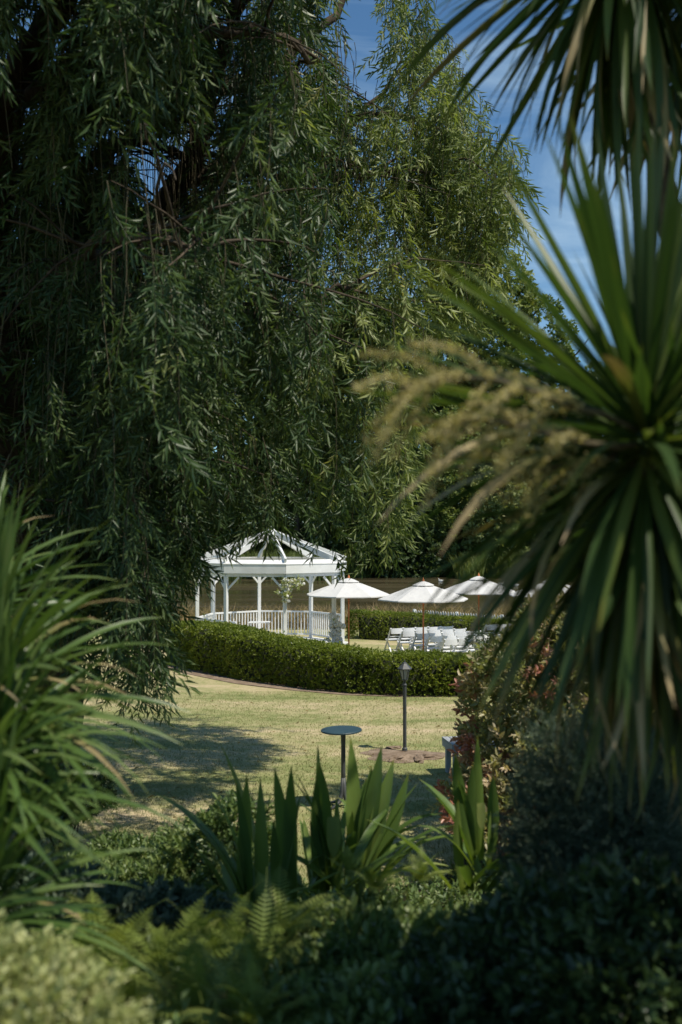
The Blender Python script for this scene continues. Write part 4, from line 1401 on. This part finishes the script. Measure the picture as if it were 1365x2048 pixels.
c3 = P(1335, 985, 3.75)
cordyline('lower cordyline rosette at the right edge, under the flowering one', c3, 280, (c3.x + .65, c3.y + .35, gz(c3.x, c3.y)), size=1.14, seed=15, span=(.7, 2.8), dry=.22)
c4 = P(1430, -90, 5.2)
cordyline('dark cordyline head farthest up in the top right corner', c4, 250, (c4.x + .5, c4.y + .2, gz(c4.x, c4.y)), size=1.3, seed=19, span=(.4, 2.9), dry=.2)

# cream flower sprays of the near cordyline
def spray(root, start, pts_main, branches, seed):
    rg = np.random.default_rng(seed)
    st = link('flower_stalk', None, None, root) if False else None
    main = smooth_path(pts_main, 12, .004)
    v, f = tube_np([(main - np.array(root.location), np.linspace(.012, .005, 12))], 6)
    stalk = link('flower_stalk', mesh_np('flower_stalk', v, f), M['stem'], root)
    bud = [leaf_shape(.016, .012, .5, 2)]
    for bi in range(branches):
        s_ = .25 + .75 * (bi + .5) / branches
        i_ = int(s_ * 11); p0 = main[i_]
        dv = main[min(i_ + 1, 11)] - main[i_ - 1]; dv /= np.linalg.norm(dv)
        a = bi * 2.4
        side = np.array([0, cos(a), sin(a)]); dv = dv * .8 + side * .85; dv /= np.linalg.norm(dv)
        ln = rg.uniform(.20, .36) * (1.15 - .4 * s_)
        path = [p0]
        for j in range(9):
            dv = dv + np.array([-.03, 0, -.11]); dv /= np.linalg.norm(dv)
            path.append(path[-1] + dv * ln / 9)
        path = np.array(path)
        # buds round the branchlet
        nb = int(ln * 480)
        tt = rg.random(nb) * 9; k0 = np.minimum(tt.astype(int), 8); fr_ = (tt - k0)[:, None]
        pb = path[k0] * (1 - fr_) + path[k0 + 1] * fr_
        D = rg.normal(size=(nb, 3)); R = rot_from_dir(D, rg.uniform(0, 6, nb))
        v1, f1, rn = bake(bud, np.zeros(nb, int), R, pb + rg.normal(0, .0085, (nb, 3)) - np.array(root.location), rg.uniform(.5, 1.1, nb))
        v2, f2 = tube_np([(path - np.array(root.location), np.linspace(.0035, .002, 10))], 5)
        me = mesh_np('flower_spike', np.concatenate([v2, v1]), np.concatenate([f2, f1 + len(v2)]))
        o = link('flower_spike', me, M['spike'], stalk)
        o.location = (0, 0, 0)
spray(cd1, None, [np.array(c1) + [-.05, -.05, .05], Pn(1180, 820, 3.0), Pn(1000, 760, 2.85), Pn(870, 745, 2.8), Pn(800, 780, 2.75)], 16, 1)
spray(cd1, None, [np.array(c1) + [-.05, -.05, .0], Pn(1180, 900, 3.0), Pn(1050, 850, 2.9), Pn(950, 830, 2.85), Pn(880, 870, 2.8)], 13, 2)
spray(cd1, None, [np.array(c1) + [-.05, .1, .0], Pn(1200, 930, 3.3), Pn(1110, 930, 3.25), Pn(1040, 960, 3.2)], 10, 3)

# left strappy plants
strapA = [strap_mesh('leaf', .62, .026, dr, M['strap'], 8, .3, twist=tw, taper=.5, wmax=.35) for dr, tw in ((.12, .3), (.35, -.4), (.7, .5), (1.15, -.2))]
strapD = [strap_mesh('leaf', .55, .018, 1.2, M['corddry'], 7, .3, twist=.6, taper=.5)]

def strap_plant(label, centre, n, foot, size, az_c, az_w, pol0, pol1, seed, wsc=1.0):
    centre = Vector(centre); foot = Vector(foot)
    root = thing('strap_leaf_plant', label, 'plant', foot, 0, 'strappy leaved plants at the left')
    rg = np.random.default_rng(seed)
    v, f = tube_np([(np.array([[0, 0, -.05], (centre - foot) * .5, centre - foot]), np.array([.05, .045, .04]))], 8)
    link('stem', mesh_np('stem', v, f), M['palmbark'], root)
    for i_ in range(n):
        s_ = (i_ + .5) / n
        pol = pol0 + (pol1 - pol0) * s_ + rg.normal(0, .12); az = az_c + rg.uniform(-az_w, az_w)
        d = np.array([sin(pol) * cos(az), sin(pol) * sin(az), cos(pol)])
        b_ = centre + Vector((rg.normal(0, .03), rg.normal(0, .03), .12 - .3 * s_))
        me = strapD[0] if rg.random() < .05 else strapA[rg.integers(0, 2) + (2 if s_ > .45 else rg.integers(0, 2))]
        sc = size * rg.uniform(.75, 1.15)
        put_leaf(root, me, b_, d, sc, rg.normal(0, .5), scw=sc * wsc)
    return root
for lab, px, py, d, n_, sz, sd in (
        ('tall strappy leaved plant at the left edge, uppermost of its group', -30, 1390, 4.5, 170, 1.4, 21),
        ('strappy leaved plant in the middle of the left group, leaning over the lawn', -20, 1530, 4.2, 150, 1.15, 22),
        ('lowest strappy leaved plant on the left, above the lime green bush', -30, 1790, 4.0, 140, 1.1, 23),
        ('strappy leaved plant reaching highest against the dark willow on the left', -90, 1240, 5.0, 120, 1.35, 24)):
    c_ = P(px, py, d)
    strap_plant(lab, c_, int(n_ * 1.25), (c_.x - .1, c_.y + .05, gz(c_.x - .1, c_.y)), sz, 0, pi, .0, 1.65, sd)

# ------------------------------------------------------------------ flax clumps
def flax_leaf(root, bpx, bpy_, d, tpx, tpy, td=None, wd=.06, mat='flax', arch=.12, bend=None, face=0.0, roll=None):
    wd = wd * 1.42
    b_ = np.array(P(bpx, bpy_, d)); t_ = np.array(P(tpx, tpy, td or d))
    L = np.linalg.norm(t_ - b_)
    dr = arch * 2
    me = strap_mesh('leaf', L * (1 + .12 * arch), wd, dr, M[mat], 10, .35, bend=bend, taper=.55, wmax=.42, twist=RNG.uniform(-.3, .3))
    dirv = (t_ - b_) / L
    # aim the start above the chord so that the arched leaf ends at the tip
    side = np.array([0, 0, 1.0]) if abs(dirv[2]) < .8 else np.array([-np.sign(dirv[0] + 1e-3), 0, .2])
    upv = side - dirv * np.dot(side, dirv); upv /= np.linalg.norm(upv)
    start = dirv * cos(dr * .55) + upv * sin(dr * .55)
    # local Z must equal the direction opposite to bending
    X = start / np.linalg.norm(start); Zv = upv - X * np.dot(upv, X); Zv /= np.linalg.norm(Zv); Yv = np.cross(Zv, X)
    o = bpy.data.objects.new('leaf', me); COL.objects.link(o); o.parent = root
    rl = roll if roll is not None else (RNG.uniform(.9, 1.6) if abs(dirv[2]) > .8 else 0)
    R = Matrix(((X[0], Yv[0], Zv[0]), (X[1], Yv[1], Zv[1]), (X[2], Yv[2], Zv[2])))
    if arch < .2:
        R = R @ Matrix.Rotation(pi / 2 + RNG.uniform(-.6, .6), 3, 'X')
    o.matrix_local = Matrix.Translation(Vector(b_) - Vector(root.location)) @ R.to_4x4()
    return o

def flax(label, bpx, bpy_, d, leaves, extra_n, seed):
    b_ = P(bpx, bpy_, d)
    root = thing('flax_plant', label, 'flax', (b_.x, b_.y, gz(b_.x, b_.y)), 0, 'green flax clumps in the garden bed')
    for l in leaves:
        flax_leaf(root, *l[:2], d, *l[2:4], **(l[4] if len(l) > 4 else {}))
    rg = np.random.default_rng(seed)
    for k in range(extra_n):
        a = rg.uniform(0, 2 * pi); tl = rg.uniform(.3, 1.2); dv = np.array([cos(a) * tl, sin(a) * tl, 1]); dv /= np.linalg.norm(dv)
        me = strap_mesh('leaf', rg.uniform(.55, 1.0), rg.uniform(.055, .10), rg.uniform(.2, 1.1), M['flax'], 8, .35, taper=.55, wmax=.42)
        put_leaf(root, me, Vector(b_) + Vector((rg.normal(0, .10), rg.normal(0, .08), -.05)), dv, 1, rg.uniform(-.4, .4))
    return root
W = lambda w_, **k: dict(wd=w_, **k)
flax('flax clump with the leaf arching far left over the lawn, left of the table foot', 505, 1870, 6.6, [
    (500, 1860, 291, 1599, W(.075, arch=.38)), (505, 1850, 330, 1612, W(.05, arch=.35)), (498, 1870, 455, 1557, W(.06, arch=.10)),
    (540, 1850, 470, 1507, W(.06, arch=.12, td=7.4)), (585, 1830, 537, 1534, W(.085, arch=.05)), (590, 1800, 552, 1531, W(.07, arch=.08)),
    (560, 1800, 608, 1595, W(.04, arch=.05)), (505, 1880, 503, 1800, W(.05, arch=.05)), (520, 1870, 545, 1560, W(.07, arch=.06)),
    (495, 1860, 400, 1580, W(.05, arch=.3)), (480, 1840, 475, 1545, W(.07, arch=.07)), (570, 1870, 520, 1640, W(.06, arch=.08))], 16, 1)
flax('flax clump in front of the cocktail table, one pale leaf bent down', 650, 1800, 7.0, [
    (640, 1790, 599, 1528, W(.07, arch=.10)), (650, 1790, 617, 1522, W(.07, arch=.14)), (645, 1800, 657, 1493, W(.055, arch=.06)),
    (640, 1790, 637, 1566, W(.095, arch=.04)), (655, 1795, 580, 1545, W(.06, arch=.22)), (665, 1790, 560, 1555, W(.05, arch=.35)),
    (670, 1810, 700, 1600, W(.06, arch=.1)), (650, 1810, 610, 1640, W(.06, arch=.1))], 14, 2)
flax('broad leaved flax clump between the cocktail table and the bronze shrub', 720, 1760, 7.4, [
    (700, 1750, 719, 1478, W(.10, arch=.04)), (720, 1750, 783, 1499, W(.085, arch=.07)), (730, 1750, 810, 1531, W(.085, arch=.10)),
    (740, 1760, 842, 1563, W(.075, arch=.09)), (715, 1750, 765, 1540, W(.09, arch=.07)), (745, 1740, 890, 1640, W(.055, arch=.5)),
    (740, 1750, 860, 1660, W(.05, arch=.5)), (760, 1760, 940, 1690, W(.045, arch=.5)), (700, 1760, 740, 1560, W(.09, arch=.05)),
    (720, 1770, 790, 1600, W(.08, arch=.1)), (700, 1740, 620, 1650, W(.05, arch=.5)), (750, 1770, 905, 1745, W(.05, mat='flaxpale', arch=.4))], 14, 3)
flax('narrow flax clump at the right, standing before the bronze shrub', 960, 1760, 7.0, [
    (950, 1720, 877, 1510, W(.075, arch=.10)), (945, 1730, 842, 1578, W(.05, arch=.28)), (965, 1720, 941, 1470, W(.055, arch=.04)),
    (985, 1710, 980, 1548, W(.06, arch=.04)), (955, 1710, 916, 1530, W(.06, arch=.10)), (975, 1730, 1000, 1600, W(.05, arch=.06)),
    (930, 1790, 880, 1600, W(.06, arch=.12)), (950, 1700, 905, 1560, W(.05, arch=.12)), (945, 1740, 830, 1660, W(.05, arch=.45))], 10, 4)
# bent pale leaves
for (px, py, d, ln, wd, rt) in ((667, 1633, 6.9, .28, .095, 1), (962, 1606, 6.8, .18, .06, 3)):
    root = [o for o in bpy.data.objects if o.name.startswith('flax_plant')][rt]
    me = strap_mesh('bent_leaf', ln, wd, .12, M['flaxpale'], 8, .2, taper=.9, wmax=.5)
    o = put_leaf(root, me, P(px, py, d), (0.02, -.12, -1), 1, pi, 'bent_leaf'); o['label'] = 'pale yellowish leaf tip folded down'

# ------------------------------------------------------------------ shrubs
def shrub(name, label, cat, lobes, protos, n, mat, nparts=0, scale=(.8, 1.25), inner=.6, updir=.3, group=None, extra=None, jit=.5, stems=True):
    cx = np.mean([l[0][0] for l in lobes]); cy = np.mean([l[0][1] for l in lobes])
    z0 = gz(cx, cy)
    root = thing(name, label, cat, (cx, cy, z0), 0, group)
    Pt, O_ = lobes_points(lobes, n, inner)
    Pt, O_ = cull_inside(Pt, O_, lobes, .5)
    ok = Pt[:, 2] > ground(Pt[:, 0], Pt[:, 1]) + .02; Pt, O_ = Pt[ok], O_[ok]
    D = O_ + np.array([0, 0, updir]) + RNG.normal(0, jit, O_.shape)
    sc = RNG.uniform(*scale, len(Pt))
    if extra is not None:
        msk = extra(Pt)
        foliage(root, protos, Pt[msk], D[msk], sc[msk], M['red'], nparts=min(60, int(msk.sum())), part='red_leafy_twig', name='red_foliage')
        Pt, D, sc = Pt[~msk], D[~msk], sc[~msk]
    foliage(root, protos, Pt, D, sc, mat, nparts=nparts)
    if stems:
        br = []
        for c_, r_ in lobes:
            c_ = np.array(c_); base = np.array([cx + (c_[0] - cx) * .3, cy + (c_[1] - cy) * .3, gz(cx + (c_[0] - cx) * .3, cy + (c_[1] - cy) * .3) - .03])
            for k in range(5):
                e = c_ + RNG.normal(0, .45, 3) * np.array(r_)
                m_ = (base + e) / 2 + RNG.normal(0, .05, 3)
                br.append((np.array([base, m_, e]) - np.array(root.location), np.array([.014, .009, .004])))
        v, f = tube_np(br, 5); o = link('branches', mesh_np('branches', v, f), M['bark'], root); o['kind'] = 'stuff'
    return root

def lob(px, py, d, r, rz=None, ry=None):
    q = P(px, py, d); return ((q.x, q.y, q.z), (r, ry or r, rz or r))

nandcl = [cluster(9, .085, .036, .15, .95, 4, s + 120, droop=.1, curl=.15) for s in range(5)]
nl = [lob(1040, 1420, 11.6, .62, .75), lob(1150, 1370, 11.4, .8, .85), lob(1290, 1330, 11.6, .9, 1.0), lob(990, 1500, 11.8, .30, .40), lob(1030, 1350, 11.9, .40, .36),
      lob(1080, 1560, 11.3, .8, .8), lob(950, 1600, 11.2, .24, .2), lob(1230, 1520, 11.4, 1.0, 1.0), lob(905, 1600, 11.6, .16, .10), lob(980, 1640, 10.8, .35, .3), lob(1130, 1265, 12.6, .55, .4), lob(1260, 1240, 12.6, .6, .5)]
def redmask(Pt):
    px, py = to_px(Pt)
    nn = np.array([noise.noise(Vector(q * 1.6)) for q in Pt])
    return (px < 962 + 60 * nn + 0.0 * py) & (RNG.random(len(Pt)) < .6) | (nn > .42)
shrub('bronze_leaved_shrub', 'large bronze and green leaved shrub with red tips on its lawn side, beside the bench', 'shrub', nl, nandcl, 5600, M['nandina'], 200, inner=.72, extra=redmask)

limecl = [cluster(12, .022, .012, .07, .85, 4, s + 160, whorl=False) for s in range(4)]
shrub('lime_bush', 'small leaved lime green bush in the bottom left corner', 'shrub',
      [lob(20, 2080, 3.0, .22, .2), lob(140, 2120, 2.9, .18, .16), lob(-90, 2060, 3.0, .24, .22), lob(60, 2000, 3.2, .14, .11)], limecl, 3400, M['lime'], 200, scale=(.55, 1.6), inner=.7, jit=.7)

glcl = [cluster(9, .055, .024, .10, .95, 4, s + 200) for s in range(5)]
shrub('broadleaf_shrub', 'rounded green shrub touching the left side of the flax, at the lawn edge', 'shrub',
      [lob(400, 1740, 8.2, .38, .34), lob(470, 1680, 8.0, .26, .26), lob(350, 1790, 8.0, .3, .25), lob(470, 1800, 7.6, .35, .3)], glcl, 1700, M['glossy'], 120)
shrub('broadleaf_shrub', 'low spreading shrub with a long leafy shoot over the lawn, left of the rounded one', 'shrub',
      [lob(250, 1800, 8.2, .35, .2), lob(290, 1715, 9.0, .22, .08), lob(160, 1790, 8.4, .4, .22), lob(230, 1705, 9.2, .2, .06)], glcl, 1100, M['glossy'], 100)
shrub('groundcover_shrub', 'low grey green shrub between the strappy plants and the ferns', 'shrub',
      [lob(170, 1880, 5.6, .35, .2), lob(300, 1880, 5.8, .35, .2), lob(90, 1830, 5.8, .3, .2), lob(410, 1900, 5.8, .3, .2)], glcl, 1900, M['greygreen'], 120)
shrub('groundcover_shrub', 'leafy green shrub at the foot of the left flax clump', 'shrub',
      [lob(430, 1940, 5.7, .28, .2), lob(560, 1930, 5.8, .26, .18), lob(640, 1870, 6.2, .2, .10), lob(720, 1880, 6.0, .3, .16)], glcl, 1300, M['glossy'], 100)
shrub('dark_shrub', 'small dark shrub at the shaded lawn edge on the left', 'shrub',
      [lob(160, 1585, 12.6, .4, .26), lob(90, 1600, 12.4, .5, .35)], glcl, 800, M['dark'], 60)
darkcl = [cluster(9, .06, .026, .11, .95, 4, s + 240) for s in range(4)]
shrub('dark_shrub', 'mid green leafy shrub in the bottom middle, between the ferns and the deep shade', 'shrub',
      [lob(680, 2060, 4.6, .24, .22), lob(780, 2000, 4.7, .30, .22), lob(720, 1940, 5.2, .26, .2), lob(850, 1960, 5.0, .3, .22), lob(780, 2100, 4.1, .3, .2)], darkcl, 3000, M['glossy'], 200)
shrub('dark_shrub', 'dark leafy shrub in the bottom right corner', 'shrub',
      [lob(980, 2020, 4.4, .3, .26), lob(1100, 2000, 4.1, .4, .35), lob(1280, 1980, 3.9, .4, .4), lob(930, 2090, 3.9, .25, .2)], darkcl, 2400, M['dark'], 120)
ndl = [cluster(16, .034, .006, .14, .8, 2, s + 280) for s in range(5)]
shrub('grey_green_bush', 'tall fine leaved grey green bush on the right below the cordyline', 'shrub',
      [lob(1150, 1570, 5.4, .24, .32), lob(1120, 1710, 5.3, .26, .40), lob(1230, 1700, 5.2, .34, .5), lob(1140, 1870, 5.0, .3, .36), lob(1290, 1590, 5.6, .30, .36)], ndl, 5200, M['greygreen'], 200, inner=.45)
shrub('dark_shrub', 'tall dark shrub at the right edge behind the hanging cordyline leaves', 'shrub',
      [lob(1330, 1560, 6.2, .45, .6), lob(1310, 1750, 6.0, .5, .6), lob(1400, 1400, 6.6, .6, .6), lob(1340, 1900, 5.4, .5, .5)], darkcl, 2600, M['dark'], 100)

# yellow flowers low in the bed
flb = [cluster(5, .03, .02, .03, 1.2, 4, s + 300) for s in range(2)]
q = P(640, 1850, 5.6)
yf = thing('yellow_flowers', 'small orange yellow flowers low in the garden bed under the flax', 'flowers', (q.x, q.y, gz(q.x, q.y)))
pts = np.array([P(RNG.uniform(590, 720), RNG.uniform(1835, 1880), RNG.uniform(5.3, 5.5)) for _ in range(16)])
foliage(yf, flb, pts, np.tile([0, -.5, 1.0], (16, 1)) + RNG.normal(0, .3, (16, 3)), 1, M['yellow'], nparts=16, part='flower')

# ------------------------------------------------------------------ ferns
def frond_mesh(L, seed, mat, arch=1.0, npin=26):
    rg = np.random.default_rng(seed)
    V, Fs = [], []
    p_ = np.array([0., 0, 0]); a = 0
    for i_ in range(npin):
        s_ = i_ / (npin - 1)
        st = L / npin
        d = np.array([cos(a), 0, -sin(a)]); nrm = np.array([sin(a), 0, cos(a)])
        # rachis quad
        k = len(V); w_ = .003 * (1 - .6 * s_)
        V += [p_ + [0, w_, 0], p_ - [0, w_, 0], p_ + d * st + [0, w_, 0], p_ + d * st - [0, w_, 0]]
        Fs += [(k, k + 2, k + 1), (k + 1, k + 2, k + 3)]
        if s_ > .1:
            ln = L * .17 * math.sin(min(1, (s_ - .05) * 1.15 + .12) * pi) ** .7 * (1.15 - .35 * s_) * rg.uniform(.85, 1.1)
            for sg in (-1, 1):
                dd = d * .38 + np.array([0, sg, 0]) - nrm * .15; dd /= np.linalg.norm(dd)
                k = len(V); b1 = p_ - d * st * .28; b2 = p_ + d * st * .28
                V += [b1, b2, p_ + dd * ln * .55 + d * st * .22 + nrm * .004, p_ + dd * ln, p_ + dd * ln * .55 - d * st * .16 + nrm * .004]
                Fs += [(k, k + 1, k + 2), (k, k + 2, k + 4), (k + 4, k + 2, k + 3)]
        a += arch / npin * (.4 + 1.2 * s_)
        p_ = p_ + d * st
    me = mesh_np('frond', V, Fs); me.materials.append(mat)
    return me
fr_m = [frond_mesh(.5, s, M['fern'], ar) for s, ar in ((1, .7), (2, 1.1), (3, 1.5), (4, 1.9))]
fern_words = [
    (330, 1985, 4.6, 'yellow green fern between the lime bush and the dark shrub'), (430, 1960, 4.8, 'yellow green fern below the left flax clump'),
    (250, 2060, 4.2, 'fern at the bottom edge beside the lime green bush'), (510, 1990, 4.7, 'fern touching the dark middle shrub'),
    (380, 2080, 4.1, 'fern cut by the bottom edge of the view, second from the lime bush'), (560, 1900, 5.3, 'small fern under the flax near the yellow flowers'),
    (500, 2090, 4.0, 'fern cut by the bottom edge, nearest the dark middle shrub'), (750, 1790, 6.2, 'fern below the broad leaved flax clump'),
    (840, 1770, 6.6, 'fern between the two right flax clumps'), (190, 1960, 4.7, 'fern half behind the lime green bush'), (700, 1760, 6.6, 'small fern at the foot of the bent flax leaf')]
for k, (px, py, d, lab) in enumerate(fern_words):
    q = P(px, py, d)
    root = thing('fern', lab, 'fern', (q.x, q.y, gz(q.x, q.y)), 0, 'yellow green ferns in the garden bed')
    rg = np.random.default_rng(k + 70)
    zc = min(q.z, gz(q.x, q.y) + .35)
    zc = max(q.z + .02, gz(q.x, q.y))
    for j in range(20):
        az = j * 2.4 + rg.normal(0, .2); pol = rg.uniform(.15, 1.1)
        d_ = (sin(pol) * cos(az), sin(pol) * sin(az), cos(pol))
        put_leaf(root, fr_m[rg.integers(0, 4)], (q.x, q.y, zc), d_, rg.uniform(.8, 1.25) * (.5 if d > 6 else 1), rg.normal(0, .3), 'frond')

# low ground cover over the bed
gcl = [cluster(8, .05, .024, .07, 1.1, 2, s + 330) for s in range(4)]
n_ = 14000
x = RNG.uniform(-5, 6, n_); y = RNG.uniform(2.2, 15.0, n_); k_ = (y < bed_edge(x) - .25 + RNG.normal(0, .15, n_)) & (np.abs(x) < y * .5 + .6)
x, y = x[k_], y[k_]
T = np.stack([x, y, ground(x, y) + RNG.uniform(.02, .20, len(x))], 1)
D = np.stack([RNG.normal(0, .6, len(x)), RNG.normal(0, .6, len(x)), np.ones(len(x))], 1)
which = RNG.integers(0, 4, len(x)); R = rot_from_dir(D, RNG.uniform(0, 6, len(x)))
v, f, rn = bake(gcl, which, R, T, RNG.uniform(.8, 1.4, len(x)))
o = link('ground_cover', mesh_np('ground_cover', v, f, rn), M['glossy']); o['kind'] = 'stuff'; o['label'] = 'low leafy ground cover over the garden bed'

# ------------------------------------------------------------------ unseen tree added off the right edge for shade
q = Vector((3.9, 4.3, 0)); q.z = gz(q.x, q.y)
dt = thing('shade_tree', 'unseen dense dark tree added past the right edge to shade the bottom right', 'tree', q)
v, f = tube_np([(np.array([[0, 0, -.1], [.05, 0, 2], [-.05, .1, 4], [0, 0, 7.5]]), np.array([.2, .17, .13, .03]))], 10)
link('trunk', mesh_np('trunk', v, f), M['bark'], dt)
lobes = [((4.1, 4.3, 5.2), (1.15, 1.0, .9)), ((4.7, 4.2, 6.6), (1.4, 1.1, 1.1)), ((3.7, 4.0, 6.2), (.8, .8, .6)), ((4.8, 3.6, 7.6), (1.3, 1.1, 1.0)), ((4.4, 4.2, 4.6), (1.2, 1.0, 1.0)), ((4.0, 3.1, 5.2), (1.0, .8, .8))]
Pt, O_ = lobes_points(lobes, 6500, .35)
D = O_ + RNG.normal(0, .6, O_.shape) + [-.2, 0, -.2]
ndl2 = [cluster(18, .06, .014, .24, .8, 2, s + 380) for s in range(5)]
foliage(dt, ndl2, Pt, D, RNG.uniform(.8, 1.3, len(Pt)), M['dark'], nparts=100, name='crown')
br = []
for c_, r_ in lobes:
    for k in range(5):
        e = np.array(c_) + RNG.normal(0, .6, 3) * np.array(r_)
        b0 = np.array([q.x, q.y, e[2] - .5]); br.append((np.array([b0, (b0 + e) / 2 + [0, 0, .1], e]) - np.array(q), np.array([.05, .03, .008])))
v, f = tube_np(br, 5); o = link('branches', mesh_np('branches', v, f), M['bark'], dt); o['kind'] = 'stuff'

# taller evergreen farther along the right side: throws the shade across the near lawn
q = Vector((7.2, 12.3, 0)); q.z = gz(q.x, q.y)
et = thing('evergreen_tree', 'tall dark evergreen beyond the near cordyline at the right edge, shading the near lawn', 'tree', q)
v, f = tube_np([(np.array([[0, 0, -.1], [.05, 0, 3], [-.05, .1, 7], [0, 0, 12]]), np.array([.3, .25, .18, .04]))], 10)
link('trunk', mesh_np('trunk', v, f), M['bark'], et)
lobes = [((5.9, 14.8, 7.0), (1.5, 1.8, 1.4)), ((5.8, 14.9, 9.0), (1.4, 1.7, 1.2)), ((6.6, 14.9, 10.8), (1.8, 1.7, 1.3)), ((7.6, 14.4, 8.2), (1.8, 2, 2)), ((6.8, 15.0, 5.0), (1.5, 1.5, 1.2)), ((8.0, 15.2, 6.0), (1.5, 1.8, 1.8)), ((5.3, 13.9, 8.2), (.9, .9, .7))]
lobes = [((a + .5, (b_ - 14.8) * .5 + 12.3, c_), (r_[0], r_[1] * .65, r_[2])) for (a, b_, c_), r_ in lobes]
Pt, O_ = lobes_points(lobes, 7500, .4)
D = O_ + RNG.normal(0, .6, O_.shape)
ndl3 = [cluster(14, .11, .045, .36, .9, 2, s + 420) for s in range(5)]
foliage(et, ndl3, Pt, D, RNG.uniform(.8, 1.3, len(Pt)), M['dark'], nparts=100, name='crown')
br = []
for c_, r_ in lobes:
    for k in range(5):
        e = np.array(c_) + RNG.normal(0, .6, 3) * np.array(r_)
        b0 = np.array([q.x, q.y, e[2] - .8]); br.append((np.array([b0, (b0 + e) / 2 + [0, 0, .2], e]) - np.array(q), np.array([.08, .05, .01])))
v, f = tube_np(br, 5); o = link('branches', mesh_np('branches', v, f), M['bark'], et); o['kind'] = 'stuff'

tot = sum(len(o.data.polygons) for o in bpy.data.objects if o.type == 'MESH')
print('objects', len(bpy.data.objects), 'faces', tot)
